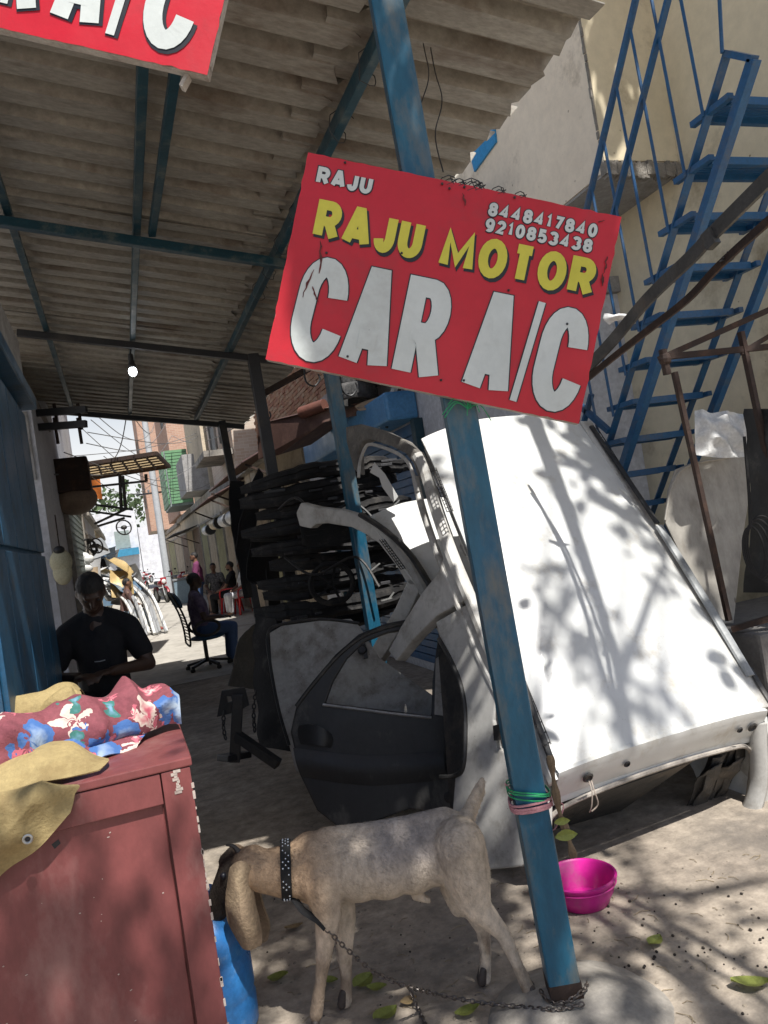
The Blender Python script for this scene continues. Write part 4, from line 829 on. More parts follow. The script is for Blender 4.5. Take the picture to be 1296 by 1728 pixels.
zg = P(905, 1332, 2.42).z; zp = P(905, 1352, 2.42).z
mb = MB(); wrap(mb, zg, 4, .0024, .012, .012, 1); o = mb.build('twine', GRN, None, smooth=True); tag(o, 'green twine wound round the leaning blue post', 'twine')
mb = MB(); wrap(mb, zp, 6, .0042, .014, -.002, 2); c = P(935, 1352, 2.40)
mb.tube(spline([c, c+V((.03, 0, -.02)), c+V((.0, -.01, -.06)), c+V((-.03, 0, -.085)), P(880, 1392, 2.4)], 20), .002, 5); mb.tube(spline([P(890, 1350, 2.38), P(868, 1340, 2.4), P(852, 1322, 2.42)], 10), .003, 5); o = mb.build('cord', PNK, None, smooth=True); tag(o, 'faded pink cord knotted round the leaning blue post', 'cord')
LEAF = pm('fallen_leaf', (.27, .31, .07), (.20, .22, .05), 12, .6, 0, .2, 60, trans=.25); LEAFD = pm('dry_leaf', (.22, .15, .08), (.3, .22, .1), 12, .8)
mb = MB(); mb.tube(spline([P(928, 1275, 2.40), P(935, 1320, 2.38), P(944, 1370, 2.37), P(958, 1410, 2.37), P(968, 1446, 2.37)], 24), [.010+.004*sin(i*.9) for i in range(25)], 7); tw = mb.build('twig', pm('twig_bark', (.20, .14, .08), (.12, .08, .05), 20, .9, 0, .4), None, smooth=True); tag(tw, 'dry twig with a green leaf tied to the leaning blue post', 'twig')
def leafmesh(mb, c, a, L, W_, nrm=V((0, 0, 1)), curl=.2):
    x = V((cos(a), sin(a), 0)); x = (x - nrm*x.dot(nrm)).normalized(); y = nrm.cross(x); vs = []; n = 7
    for i in range(n):
        t = i/(n-1); w = W_*sin(pi*min(t*.97+.03, 1))**.8; 
        for k in (-1, 0, 1): vs.append(c + x*(L*(t-.5)) + y*(k*w) + nrm*(curl*L*(abs(k)*.25+(t-.5)**2) + .002))
    mb.add(vs, [(i*3+k, i*3+k+1, i*3+k+4, i*3+k+3) for i in range(n-1) for k in (0, 1)])
mb = MB(); leafmesh(mb, P(955, 1408, 2.36), 1.2, .07, .018, -FL, .2); leafmesh(mb, P(948, 1385, 2.36), .4, .05, .012, -FL, .2); mb.build('leaf', LEAF, tw)
for i, (px, py, L, dry, lab) in enumerate(((1105, 1590, .08, 0, 'pale green fallen leaf on the sunlit ground right of the post'), (1268, 1662, .12, 0, 'large light green fallen leaf near the corner of the yard'), (612, 1658, .10, 0, 'green fallen leaf on the ground between the goat legs'), (636, 1668, .07, 0, 'small leaf touching another under the goat belly'), (470, 1650, .08, 0, 'green leaf on the ground under the goat head'), (496, 1566, .08, 1, 'dull leaf on the shaded ground behind the goat neck'), (650, 1714, .10, 0, 'big pale leaf by the hanging chain end'), (790, 1708, .085, 0, 'yellow green leaf lying beside the chain near the footing'), (556, 1655, .06, 0, 'leaf beside the goat front hoof'), (690, 1690, .06, 1, 'brown dry leaf under the chain'))):
    mb = MB(); r = random.Random(i); leafmesh(mb, G(px, py, .012), r.uniform(-.6, .6), L, L*.33, V((r.uniform(-.2, .2), r.uniform(-.2, .2), 1)).normalized(), .3); o = mb.build('fallen_leaf', LEAFD if dry else LEAF); tag(o, lab, 'leaf', 'fallen leaves on the ground')
mb = MB(); r = random.Random(5)
for i in range(75):
    px, py = (r.uniform(1000, 1300), r.uniform(1490, 1640)) if i < 45 else (r.uniform(440, 1290), r.uniform(1480, 1720))
    c = G(px, py); s = r.uniform(.003, .0062); mb.ell(c+V((0, 0, s*.7)), (s, s*r.uniform(.8, 1.3), s*.8), None, 7, 5)
tag(mb.build('goat_droppings', pm('dropping', (.03, .022, .016), None, 20, .8), smooth=True), kind='stuff')
mb = MB()
for i in range(260):
    px, py = r.uniform(380, 1296), r.uniform(1430, 1728); c = G(px, py); s = r.uniform(.003, .009); mb.ell(c, (s, s*r.uniform(.6, 1.4), s*.6), MX.Rotation(r.uniform(0, 3), 3, 'Z'), 6, 4)
mb.build
q_ = MB(); r = random.Random(15)
for i in range(70):
    c = G(r.uniform(400, 1296), r.uniform(1440, 1728)); a_ = r.uniform(0, 3.14); l_ = r.uniform(.02, .07); q_.tube([c+V((0, 0, .002)), c+V((cos(a_)*l_*.5, sin(a_)*l_*.5, .005)), c+V((cos(a_+.3)*l_, sin(a_+.3)*l_, .002))], .0013, 4)
tag(q_.build('ground_straw', pm('straw', (.30, .24, .15), (.2, .15, .09), 20, .9)), kind='stuff')
tag(mb.build('ground_grit', pm('grit', (.26, .22, .17), (.18, .15, .12), 30, .9)), kind='stuff')
# ================================================================== people
SKIN = pm('brown_skin', (.20, .105, .065), (.16, .08, .05), 6, .55, 0, .05, 60, fine=.06)
SKIND = pm('deep_brown_skin', (.06, .032, .022), (.048, .026, .018), 6, .5, 0, .05, 60, fine=.06)
HAIR = pm('black_hair', (.012, .011, .011), (.02, .018, .017), 30, .6, 0, .5, 120, stretch=(1, 1, .3))
def cloth(n, c, c2=None, **k): return pm(n, c, c2, k.pop('s', 9), .92, 0, .25, 40, **k)
def person(label, loc, yaw, J, shirt, trous, skin=SKIN, beard=False, group=None, vox=.011, head_pitch=0, head_yaw=0, shoe=None, print_=None, sc=1.0):
    """J: joint dict in metres, x right, y forward, z up, relative to loc"""
    T = MX.Translation(V(loc)) @ MX.Rotation(yaw, 4, 'Z') @ MX.Scale(sc, 4)
    root = thing('person', label, 'person', loc, group); j = {k: V(v) for k, v in J.items() if not isinstance(v, (int, float))}
    nk, hd = j['neck'], j['head']; pel, chest = j['pelvis'], j['chest']
    HR = MX.Rotation(head_yaw, 3, 'Z') @ MX.Rotation(-head_pitch, 3, 'X'); hp = lambda x, y, z: hd + HR @ V((x, y, z))
    mb = MB(T)
    mb.caps([pel, (pel+chest)/2, chest, nk-V((0, 0, .05))], [.135, .125, .13, .085]); mb.ell(chest+V((0, 0, .04)), (.175, .105, .14)); mb.ell(pel, (.165, .125, .12))
    mb.caps([nk-V((0, 0, .06)), hd-HR @ V((0, .015, .04))], [.062, .054])
    mb.ell(hd, (.076, .095, .108), HR); mb.ell(hp(0, .03, -.055), (.056, .065, .062), HR); mb.caps([hp(0, .065, -.095), hp(0, .072, -.088)], [.026, .022])
    mb.caps([hp(0, .092, .018), hp(0, .112, -.022)], [.010, .016]); mb.caps([hp(-.035, .082, .03), hp(.035, .082, .03)], [.013, .013])
    mb.caps([hp(-.02, .092, -.058), hp(.02, .092, -.058)], [.009, .009]); mb.caps([hp(-.017, .089, -.069), hp(.017, .089, -.069)], [.009, .009])
    for s in (-1, 1):
        mb.ell(hp(s*.078, -.008, -.008), (.010, .022, .034), HR); k = 'LR'[s > 0]
        mb.caps([j['sh'+k], j['el'+k], j['wr'+k]], [.056, .042, .029]); mb.caps([chest+V((s*.09, 0, .10)), j['sh'+k]], [.07, .062])
        mb.caps([pel+V((s*.085, 0, -.02)), j['kn'+k], j['an'+k]], [.095, .062, .042]); mb.caps([j['an'+k], j['to'+k]], [.042, .032])
        mb.caps([(j['an'+k]*.65+j['kn'+k]*.35)+V((0, -.02, 0)), (j['an'+k]*.4+j['kn'+k]*.6)+V((0, -.015, 0))], [.044, .056])
        fw_ = (j['wr'+k]-j['el'+k]).normalized(); fw_ = (fw_+V(J.get('bend'+k, (0, 0, 0)))).normalized(); sd_ = fw_.cross(V((0, .3, 1))).normalized(); dn = sd_.cross(fw_)
        pm_ = j['wr'+k]+fw_*.05; mb.ell(pm_, (.038, .016, .05), MX((sd_, dn, fw_)).transposed(), 12, 8)
        for q in range(4):
            b = j['wr'+k]+fw_*.088+sd_*(.027-.018*q); L = (.062, .072, .068, .052)[q]; m = b+fw_*(L*.55)-dn*.012
            mb.caps([b-fw_*.02, b+fw_*.01, m, m+fw_*(L*.3)-dn*.03], [.0095, .0092, .0085, .007], 8)
        th = j['wr'+k]+fw_*.02+sd_*.03; mb.caps([th, th+fw_*.035+sd_*.025-dn*.01, th+fw_*.065+sd_*.025-dn*.02], [.013, .011, .008], 8)
    mb.fuse('body', skin, root, vox, 3)
    mb = MB(T); top = hd+HR @ V((0, -.012, .022)); vs = []
    mb.ell(top, (.083, .098, .098), HR, 24, 16)
    keep = []; 
    for f in mb.f:
        c = sum((mb.v[i] for i in f), V())/len(f); l = HR.inverted() @ ((T.inverted() @ c)-hd)
        if l.z > .035 + .25*max(l.y-.03, 0)*3 or (l.y < -.0 and l.z > -.055+.3*(l.y+.1)) : keep.append(f)
    mb.f = keep; n0 = len(mb.v); ctr = T @ top; mb.v += [v+(ctr-v)*.22 for v in mb.v]; mb.f += [tuple(reversed([i+n0 for i in f])) for f in keep]
    mb.v = [v + V((noise.noise(v*60), noise.noise(v*60+V((9, 0, 0))), noise.noise(v*60+V((0, 9, 0)))))*.005 for v in mb.v]
    mb.build('hair', HAIR, root, smooth=True)
    if beard:
        mb = MB(T); mb.ell(hp(0, .038, -.075), (.060, .066, .050), HR); mb.f = [f for f in mb.f if (HR.inverted() @ ((T.inverted() @ mb.v[f[0]])-hd)).z < -.062]; mb.build('beard', HAIR, root, smooth=True)
    mb = MB(T)
    for s in (-1, 1): mb.ell(hp(s*.033, .086, .010), (.010, .006, .006), HR, 8, 6)
    mb.build('eye', SBLK, root)
    mb = MB(T)                                            # shirt
    mb.caps([pel+V((0, 0, .0)), (pel+chest)/2, chest, nk-V((0, 0, .065))], [.150, .142, .146, .090]); mb.ell(chest+V((0, 0, .04)), (.19, .120, .152)); mb.ell(pel+V((0, 0, .02)), (.178, .142, .11))
    for s in (-1, 1):
        k = 'LR'[s > 0]; lw = J.get('sleeve', .62); e = j['sh'+k].lerp(j['el'+k], min(lw, 1))
        mb.caps([nk-V((0, .01, .03)), chest*.0+nk+V((s*.09, -.005, -.075)), j['sh'+k]-V((s*.01, 0, 0)), e], [.066, .072, .076, .064])
        if lw > 1: mb.caps([j['el'+k], j['el'+k].lerp(j['wr'+k], lw-1)], [.055, .045])
    mb.v = [v + V((noise.noise(v*9), noise.noise(v*9+V((9, 0, 0))), noise.noise(v*9+V((0, 9, 0)))))*.012 for v in mb.v]
    mb.fuse('shirt', shirt, root, vox, 2)
    mb = MB(T); mb.ell(pel+V((0, 0, -.03)), (.178, .142, .11))
    for s in (-1, 1):
        k = 'LR'[s > 0]; mb.caps([pel+V((s*.085, 0, -.02)), j['kn'+k], j['kn'+k].lerp(j['an'+k], .9)], [.110, .078, .062])
    mb.v = [v + V((noise.noise(v*8), noise.noise(v*8+V((9, 0, 0))), noise.noise(v*8+V((0, 9, 0)))))*.012 for v in mb.v]
    mb.fuse('trousers', trous, root, vox, 2)
    for s in (-1, 1):
        k = 'LR'[s > 0]; mb = MB(T); a, b = j['an'+k], j['to'+k]; d = (b-a).normalized(); mb.caps([a-d*.03-V((0, 0, .035)), b+d*.02-V((0, 0, .012))], [.03, .036]); mb.build('shoe', shoe or BLACKP, root, smooth=True)
    return root
def sitJ(h=.45, lean=0, spread=.12, reach=.42, arms=None, shin=0, **kw):
    J = dict(pelvis=(0, 0, h+.10), chest=(0, lean*.6, h+.42), neck=(0, lean, h+.64), head=(0, lean+.03, h+.79),
             shL=(-.19, lean*.9, h+.55), shR=(.19, lean*.9, h+.55), knL=(-spread, reach, h+.06), knR=(spread, reach, h+.06),
             anL=(-spread, reach+shin, .09), anR=(spread, reach+shin, .09), toL=(-spread-.02, reach+.16+shin, .045), toR=(spread+.02, reach+.16+shin, .045))
    a = arms or dict(elL=(-.25, .05, h+.28), wrL=(-.14, .28, h+.18), elR=(.25, .05, h+.28), wrR=(.14, .28, h+.18)); J.update(a); J.update(kw); return J
NAVY = cloth('dark_navy_shirt', (.006, .007, .011), (.009, .010, .014)); DKT = cloth('dark_trousers', (.012, .012, .014))
JEAN = cloth('blue_jeans', (.035, .07, .16), (.05, .09, .19)); LJEAN = cloth('faded_jeans', (.20, .28, .36), (.26, .34, .42))
# near man behind the cabinet, head bowed
nm = P(170, 1050, 4.75)
J = sitJ(.70, .06, .13, .34, dict(elL=(-.27, .08, .97), wrL=(-.10, .30, .99), elR=(.27, .08, .97), wrR=(.08, .33, .99), shL=(-.185, .05, 1.205), shR=(.185, .05, 1.205)), head=(-.01, .13, 1.445), neck=(0, .05, 1.33), anL=(-.13, .2, .3), anR=(.13, .2, .3), toL=(-.13, .36, .26), toR=(.13, .36, .26))
nmo = person('heavy man in a dark navy t-shirt seated behind the cabinet looking down', (nm.x-.02, nm.y+.03, 0), RD(180-8), J, NAVY, DKT, SKIND, head_pitch=RD(42), head_yaw=RD(12), vox=.009, sc=1.03)
T = MX.Translation(V((nm.x-.02, nm.y+.03, 0))) @ MX.Rotation(RD(172), 4, 'Z')
mb = MB(T); mb.tube([V((x, .145+.0*x, 1.21-.25*abs(x))) for x in (-.05, -.02, .02, .05)], .004, 5); mb.build('collar_stripe', pm('pale_stripe', (.4, .42, .48)), nmo)
mb = MB(T); mb.tube([V((x-.02, .205, 1.075+.1*abs(x))) for x in (-.03, 0, .03)], .003, 5); mb.build('chest_mark', MATS['pale_stripe'], nmo)
mb = MB(); mb.lathe([(0, .66), (.17, .66), (.18, .69), (.17, .715), (0, .72)], (nm.x, nm.y, 0), 24)
stl = thing('bar_stool', 'dark round stool hidden under the man behind the cabinet', 'stool', (nm.x, nm.y, 0)); mb.build('seat', BLACKP, stl, smooth=True)
for a in (45, 135, 225, 315):
    mb = MB(); mb.tube([V((nm.x+.12*cos(RD(a)), nm.y+.12*sin(RD(a)), .67)), V((nm.x+.2*cos(RD(a)), nm.y+.2*sin(RD(a)), 0))], .014, 8); mb.build('leg', BLACKM, stl)
# man in the office chair
oc = G(352, 1128); oc = V((oc.x, oc.y, 0)); YO = RD(-86); T = MX.Translation(oc) @ MX.Rotation(YO, 4, 'Z')
ch = thing('office_chair', 'high backed black mesh office chair with blue head cushion at the canopy end', 'office chair', oc)
mb = MB(T); mb.ell((0, .05, .45), (.25, .25, .045), None, 24, 8); mb.build('seat', DBLUE, ch, smooth=True)
mb = MB(T); mb.bar((0, 0, .10), (0, 0, .43), .05); mb.build('gas_lift', BLACKP, ch)
for k in range(5):
    a = RD(20+72*k); mb = MB(T); mb.bar((.02*cos(a), .02*sin(a), .13), (.31*cos(a), .31*sin(a), .075), .045, .035); l = mb.build('base_leg', BLACKP, ch, bev=.006)
    mb = MB(T); mb.lathe([(0, -.02), (.03, -.02), (.034, 0), (.03, .02), (0, .02)], (.31*cos(a), .31*sin(a), .034), 12, V((sin(a), -cos(a), 0))); mb.build('caster', BLACKP, l, smooth=True)
fr = [V((x, -.22-.16*(z-.45)+.03*sin((z-.45)*5), z)) for x, z in ()]
bk = lambda x, z: V((x, -.23-.20*(z-.40)+.05*sin((z-.4)*4.5), z))
mb = MB(T); mb.tube(spline([bk(-.22, .40), bk(-.25, .6), bk(-.23, .85), bk(-.21, 1.12), bk(0, 1.15), bk(.21, 1.12), bk(.23, .85), bk(.25, .6), bk(.22, .40), bk(0, .38), bk(-.22, .40)], 60), .014, 8, False); mb.build('back_frame', BLACKP, ch, smooth=True)
for k in range(9):
    z = .46+.045*k; mb = MB(T); mb.bar(bk(-.22, z), bk(.22, z), .006, .016); mb.build('back_slat', pm('pale_slat', (.45, .45, .47), None, 9, .5) if k % 2 else BLACKP, ch)
mb = MB(T); patch(mb, [[bk(-.21, .92), bk(0, .92)+V((0, .03, 0)), bk(.21, .92)], [bk(-.215, 1.02), bk(0, 1.02)+V((0, .05, 0)), bk(.215, 1.02)], [bk(-.2, 1.13), bk(0, 1.13)+V((0, .03, 0)), bk(.2, 1.13)]], 12, 10, .004, 8, .035); mb.build('head_cushion', DBLUE, ch, smooth=True)
for s in (-1, 1):
    mb = MB(T); pts = [V((s*.29, .02+.17*cos(a), .60+.105*sin(a))) for a in [2*pi*k/24 for k in range(25)]]; mb.tube(pts, .021, 8, False); mb.build('arm_loop', BLACKP, ch, smooth=True)
PURP = cloth('purple_print_shirt', (.07, .045, .10), (.20, .16, .22), s=14)
J = sitJ(.48, -.05, .12, .40, dict(elL=(-.27, -.02, .74), wrL=(-.14, .22, .62), elR=(.29, .0, .74), wrR=(.30, .22, .73)), shin=-.05)
person('young man in a purple print shirt sitting in the office chair', oc+V((0, 0, 0)), YO, J, PURP, JEAN, SKIND, head_yaw=RD(-8))
# man on a stool, far left of the lane
sl = P(214, 1040, 18.2); sl.z = .012; Ys = RD(-80); T = MX.Translation(sl) @ MX.Rotation(Ys, 4, 'Z')
BRN = cloth('brown_shirt', (.10, .055, .05), (.13, .075, .065))
person('man in a brown t-shirt and faded jeans sitting on a stool by the scrap heap', sl, Ys, sitJ(.44, .08, .10, .42, dict(elL=(-.22, .16, .76), wrL=(-.1, .40, .62), elR=(.22, .16, .76), wrR=(.1, .40, .62)), shin=.14), BRN, LJEAN, SKIN, shoe=pm('red_sandal', (.3, .06, .05)))
stp = thing('stool', 'small dark metal stool under the man in faded jeans', 'stool', sl); mb = MB(T); mb.box((0, 0, .43), (.34, .34, .03)); mb.build('seat', BLACKP, stp, bev=.01)
for x in (-.15, .15):
    for y in (-.15, .15): mb = MB(T); mb.bar((x*.9, y*.9, .42), (x*1.1, y*1.1, 0), .025); mb.build('leg', pm('stool_steel', (.5, .5, .5), None, 9, .4, .6), stp)
# four men at the shutters on the other side
MAG = cloth('magenta_shirt', (.17, .035, .105), (.13, .025, .08)); CHK = cloth('checked_shirt', (.05, .05, .055), (.25, .25, .25), s=26)
BLKS = cloth('black_shirt', (.014, .014, .016)); WHT = cloth('white_shirt', (.68, .68, .66)); WTR = cloth('white_trousers', (.66, .66, .68))
a = P(338, 1000, 20.5); a.z = .012
person('standing man with a beard in a magenta shirt facing across the lane', a, RD(82), dict(pelvis=(0, 0, .92), chest=(0, 0, 1.24), neck=(0, .0, 1.46), head=(0, .03, 1.61), shL=(-.19, 0, 1.37), shR=(.19, 0, 1.37), elL=(-.24, .05, 1.10), wrL=(-.08, .27, 1.14), elR=(.24, .05, 1.10), wrR=(.08, .27, 1.14), knL=(-.1, .02, .5), knR=(.1, .02, .5), anL=(-.1, 0, .09), anR=(.1, 0, .09), toL=(-.12, .16, .045), toR=(.12, .16, .045), sleeve=1.5), MAG, JEAN, SKIN, beard=True)
b = P(366, 1000, 20.9); b.z = .012
person('man in a dark checked shirt seated between the two bearded men', b, RD(165), sitJ(.46, .05), CHK, pm('khaki_trousers', (.35, .25, .2), None, 9, .9), SKIN)
c = P(388, 1000, 20.0); c.z = .012
person('bearded man in a black shirt leaning back on a red plastic chair', c, RD(72), sitJ(.44, -.12, .12, .44), BLKS, DKT, SKIN, beard=True)
d = P(412, 1000, 19.4); d.z = .012
person('man in white clothes on a red chair partly hidden by the hanging bumpers', d, RD(98), sitJ(.44, -.06, .12, .42), WHT, WTR, SKIN)
REDP = pm('red_plastic', (.55, .025, .03), (.45, .02, .025), 6, .4, 0, .03)
def pchair(loc, yaw, label, mat):
    T = MX.Translation(loc) @ MX.Rotation(yaw, 4, 'Z'); t = thing('plastic_chair', label, 'chair', loc)
    mb = MB(T); mb.box((0, 0, .42), (.44, .44, .025)); mb.build('seat', mat, t, bev=.008)
    mb = MB(T); patch(mb, [[V((-.2, -.22, .44)), V((0, -.25, .44)), V((.2, -.22, .44))], [V((-.22, -.28, .65)), V((0, -.32, .65)), V((.22, -.28, .65))], [V((-.18, -.33, .86)), V((0, -.36, .90)), V((.18, -.33, .86))]], 10, 10, 0, 1, .015); mb.build('backrest', mat, t, smooth=True)
    for x in (-1, 1):
        for y in (-1, 1): mb = MB(T); mb.bar((x*.19, y*.19, .42), (x*.23, y*.24, 0), .05, .03); mb.build('leg', mat, t)
        mb = MB(T); mb.tube(spline([V((x*.22, -.26, .64)), V((x*.25, 0, .66)), V((x*.23, .2, .62)), V((x*.22, .22, .42))], 14), .02, 6); mb.build('armrest', mat, t, smooth=True)
pchair(c, RD(72), 'red plastic chair under the bearded man in black', REDP); pchair(d, RD(98), 'red plastic chair under the man in white', REDP)
pchair(b, RD(165), 'dark plastic chair under the man in the checked shirt', BLACKP)
# ================================================================== lane: near-side buildings
WASH = pm('whitewash', (.66, .67, .70), (.56, .57, .61), 2.5, .9, 0, .2, 12, dirt=(.40, .40, .41), damt=.4, ds=1.6)
CREAM = pm('cream_plaster', (.62, .52, .38), (.54, .45, .33), 1.5, .9, 0, .2, 12, dirt=(.36, .30, .22), damt=.35, ds=1.2)
BEIGE = pm('beige_shutter', (.50, .42, .31), (.42, .35, .26), 2, .7, 0, .1, 20, dirt=(.25, .2, .15), damt=.4, ds=2)
BROWNSH = pm('brown_awning', (.085, .045, .038), (.12, .065, .05), 3, .7, .1, .15, dirt=(.2, .13, .1), damt=.3)
BRICKC = [pm('brick_clay_%s' % n, c, tuple(k*.78 for k in c), 14, .9, 0, .35, 60, fine=.3) for n, c in (('orange', (.46, .24, .13)), ('red', (.40, .18, .10)), ('pale', (.50, .31, .19)))]
MORT = pm('mortar', (.42, .35, .27), (.34, .28, .21), 8, .95, 0, .4)
GRNSH = pm('green_shutter', (.16, .33, .17), (.13, .28, .15), 4, .6, 0, .1)
GREYSH = pm('grey_green_shutter', (.28, .33, .31), (.22, .26, .25), 4, .6)
FARBR = None
def brickmat(name, c1, c2, mo, sc=1.0):
    m = bpy.data.materials.new(name); m.use_nodes = True; N = m.node_tree.nodes; L = m.node_tree.links; b = N['Principled BSDF']; b.inputs['Roughness'].default_value = .9
    tc = N.new('ShaderNodeTexCoord'); mp = N.new('ShaderNodeMapping'); mp.inputs['Rotation'].default_value = (RD(90), 0, RD(90)); L.new(tc.outputs['Object'], mp.inputs[0])
    sx = N.new('ShaderNodeSeparateXYZ'); L.new(tc.outputs['Object'], sx.inputs[0]); cx = N.new('ShaderNodeCombineXYZ'); ad = N.new('ShaderNodeMath'); L.new(sx.outputs[0], ad.inputs[0]); L.new(sx.outputs[1], ad.inputs[1]); L.new(ad.outputs[0], cx.inputs[0]); L.new(sx.outputs[2], cx.inputs[1])
    br = N.new('ShaderNodeTexBrick'); br.inputs['Scale'].default_value = 4*sc; br.inputs['Color1'].default_value = (*c1, 1); br.inputs['Color2'].default_value = (*c2, 1); br.inputs['Mortar'].default_value = (*mo, 1); br.inputs['Mortar Size'].default_value = .02; br.inputs['Row Height'].default_value = .32; br.inputs['Brick Width'].default_value = .95
    L.new(cx.outputs[0], br.inputs[0]); L.new(br.outputs[0], b.inputs['Base Color']); bn = N.new('ShaderNodeBump'); bn.inputs['Strength'].default_value = .5; L.new(br.outputs['Fac'], bn.inputs['Height']); bn.invert = True; L.new(bn.outputs[0], b.inputs['Normal']); return m
FARBR = brickmat('far_brick', (.44, .27, .19), (.37, .21, .15), (.48, .42, .35)); FARBR2 = brickmat('far_white_brick', (.55, .46, .38), (.48, .36, .28), (.6, .54, .46))
def walls(nm, label, loc, boxes, mat, cat='building'):
    t = thing(nm, label, cat, loc); mb = MB(); [mb.span(*b) for b in boxes]; mb.build('wall', mat, t); return t
def opening(t, x, y0, y1, z0, z1, mat, side=1, slats=0, nm='shutter'):
    """framed recess on a facade facing +x (side 1) or -x (side -1)"""
    mb = MB(); mb.span(*(sorted((x+side*.004, x+side*.02)) + [y0, y1, z0, z1])); o = mb.build(nm, mat, t)
    mb = MB()
    for (a, b, c, d) in ((y0-.07, y0, z0, z1+.07), (y1, y1+.07, z0, z1+.07), (y0, y1, z1, z1+.07)): mb.span(*(sorted((x+side*.003, x+side*.06)) + [a, b, c, d]))
    mb.build('frame', CONC, o)
    if slats:
        mb = MB(); k = int((y1-y0)/slats) if nm == 'shutter_panel' else int((z1-z0)/slats)
        for i in range(k):
            if nm == 'shutter_panel': mb.span(*(sorted((x+side*.021, x+side*.045)) + [y0+i*slats+slats*.25, y0+(i+.8)*slats, z0, z1-.02]))
            else: mb.span(*(sorted((x+side*.021, x+side*.038)) + [y0, y1, z0+i*slats+slats*.15, z0+(i+.8)*slats]))
        mb.build('rib', mat, o)
    return o
b1 = walls('whitewashed_building', 'whitewashed house end beyond the blue kiosk with dark brackets above', (-1.6, 9, 0), [(-4, -.62, 7.9, 10.0, 0, 3.35), (-4, -.62, 10.0, 15.5, 0, 6.2)], WASH)
mb = MB(); mb.span(-1.15, -.66, 7.88, 7.899, 2.55, 3.2); mb.build('grey_patch', MATS['grey_plaster'], b1)
mb = MB(); mb.span(-4, -.60, 7.86, 10, 3.353, 3.45); mb.build('ledge', CONC, b1, bev=.01)
opening(b1, -.62, 10.4, 14.4, .1, 2.7, GREYSH, 1, .09)
mb = MB(); mb.span(-4.05, -.4, 10.3, 15.4, 6.203, 6.4); mb.build('parapet', CREAM, b1)
opening(b1, -.62, 11, 12.2, 4.0, 5.2, BLACKP, 1, .12, 'window')
w2 = walls('cream_upper_wall', 'cream plastered upper storey set above the whitewashed house end', (-2, 9.2, 3.45), [(-4, -.75, 8.2, 9.98, 3.455, 4.6)], CREAM)
for z in (3.66, 3.98):
    t = thing('steel_bracket', 'dark steel channel bracket %s on the cream upper wall' % ('lower' if z < 3.8 else 'upper'), 'bracket', P(60, 700, 8.0)); 
    yy = 703 if z > 3.8 else 727
    mb = MB(); mb.bar(P(42, yy-4, 7.8), P(146, yy-12, 7.8), .06, .07); mb.build('channel', BLACKM, t)
    for px in (60, 95, 135):
        mb = MB(); mb.bar(P(px-4, yy-22, 7.85), P(px+3, yy+22, 7.85), .025, .02); mb.build('strap', RUST, t)
t = thing('water_cooler', 'rusty brown box cooler fixed high on the near-side shopfront', 'cooler', P(122, 830, 9.6)); mb = MB(); c = P(122, 805, 9.6); mb.box(c, (.42, .6, .42)); mb.build('case', RUST, t, bev=.03)
mb = MB(); mb.ell(c-V((0, 0, .28)), (.26, .32, .20)); mb.build('bowl', pm('tan_drum', (.28, .2, .14)), t, smooth=True)
mb = MB(); c = AY(103, 948, 7.8); t = tag(None, None) if False else thing('hanging_bag', 'pale yellow cloth bag hung on the whitewashed wall', 'bag', c); mb.ell(c, (.10, .07, .12)); mb.ell(c+V((0, 0, -.1)), (.085, .06, .12)); mb.build('sack', pm('bag_cloth', (.60, .56, .38), (.5, .47, .32), 8, .9), t, smooth=True)
mb = MB(); mb.ell(c+V((.0, -.03, .11)), (.05, .04, .04)); mb.build('knot', BLACKP, t)
mb = MB(); mb.tube([c+V((0, .05, .1)), c+V((0, .08, .45))], .006, 5); mb.build('cord', RUST, t)
# next houses on the near side
for i, (y0, y1, h, m, lab) in enumerate(((15.6, 20, 3.5, CREAM, 'low cream shop beyond the whitewashed house'), (20.1, 27, 3.0, WASH, 'pale house farther along the near side of the lane'), (27.2, 38, 3.0, CREAM, 'cream house far down the near side of the lane'))):
    t = walls('lane_house', lab, (-2.5, y0, 0), [(-5, -.75, y0, y1, 0, h)], m); opening(t, -.75, y0+.6, y1-.6, .1, 2.5, GREYSH if i else BEIGE, 1, .12)
    mb = MB(); mb.span(-5.05, -.62, y0-.02, y1+.02, h+.003, h+.15); mb.build('roof_edge', CONC, t)
# slatted grate canopy over the lane
gt = thing('grate_canopy', 'rusty barred grate projecting over the lane from the near-side shops', 'grate', P(150, 790, 12.5)); q = [P(146, 777, 14.2), P(284, 774, 14.2), P(268, 799, 12.2), P(146, 801, 12.2)]
zz = sum(p.z for p in q)/4
for p in q: p.z = zz
for a, b in ((0, 1), (1, 2), (2, 3), (3, 0)): mb = MB(); mb.bar(q[a], q[b], .05, .06); mb.build('edge_bar', RUST, gt)
for i in range(1, 6): mb = MB(); t_ = i/6; mb.bar(q[0].lerp(q[3], t_), q[1].lerp(q[2], t_), .035, .02); mb.build('bar', RUST, gt)
for i in range(1, 6): mb = MB(); t_ = i/6; mb.bar(q[0].lerp(q[1], t_), q[3].lerp(q[2], t_), .03, .02); mb.build('cross_bar', RUST, gt)
mb = MB(); mb.add([p+V((0, 0, .035)) for p in q], [(0, 1, 2, 3)]); mb.build('sheet', pm('tan_cover', (.55, .42, .24), (.45, .34, .2), 6, .8, trans=.5), gt)
og = thing('orange_banner', 'orange cloth hung under the grate canopy', 'banner', P(158, 845, 15)); mb = MB(); patch(mb, [[P(148, 806, 15), P(168, 804, 15)], [P(152, 825, 15.05), P(171, 824, 14.95)], [P(155, 842, 15), P(173, 842, 15)]], 8, 10, .03, 3); mb.build('cloth', pm('orange_cloth', (.75, .24, .05), (.65, .2, .04), 5, .8, trans=.3), og, smooth=True)
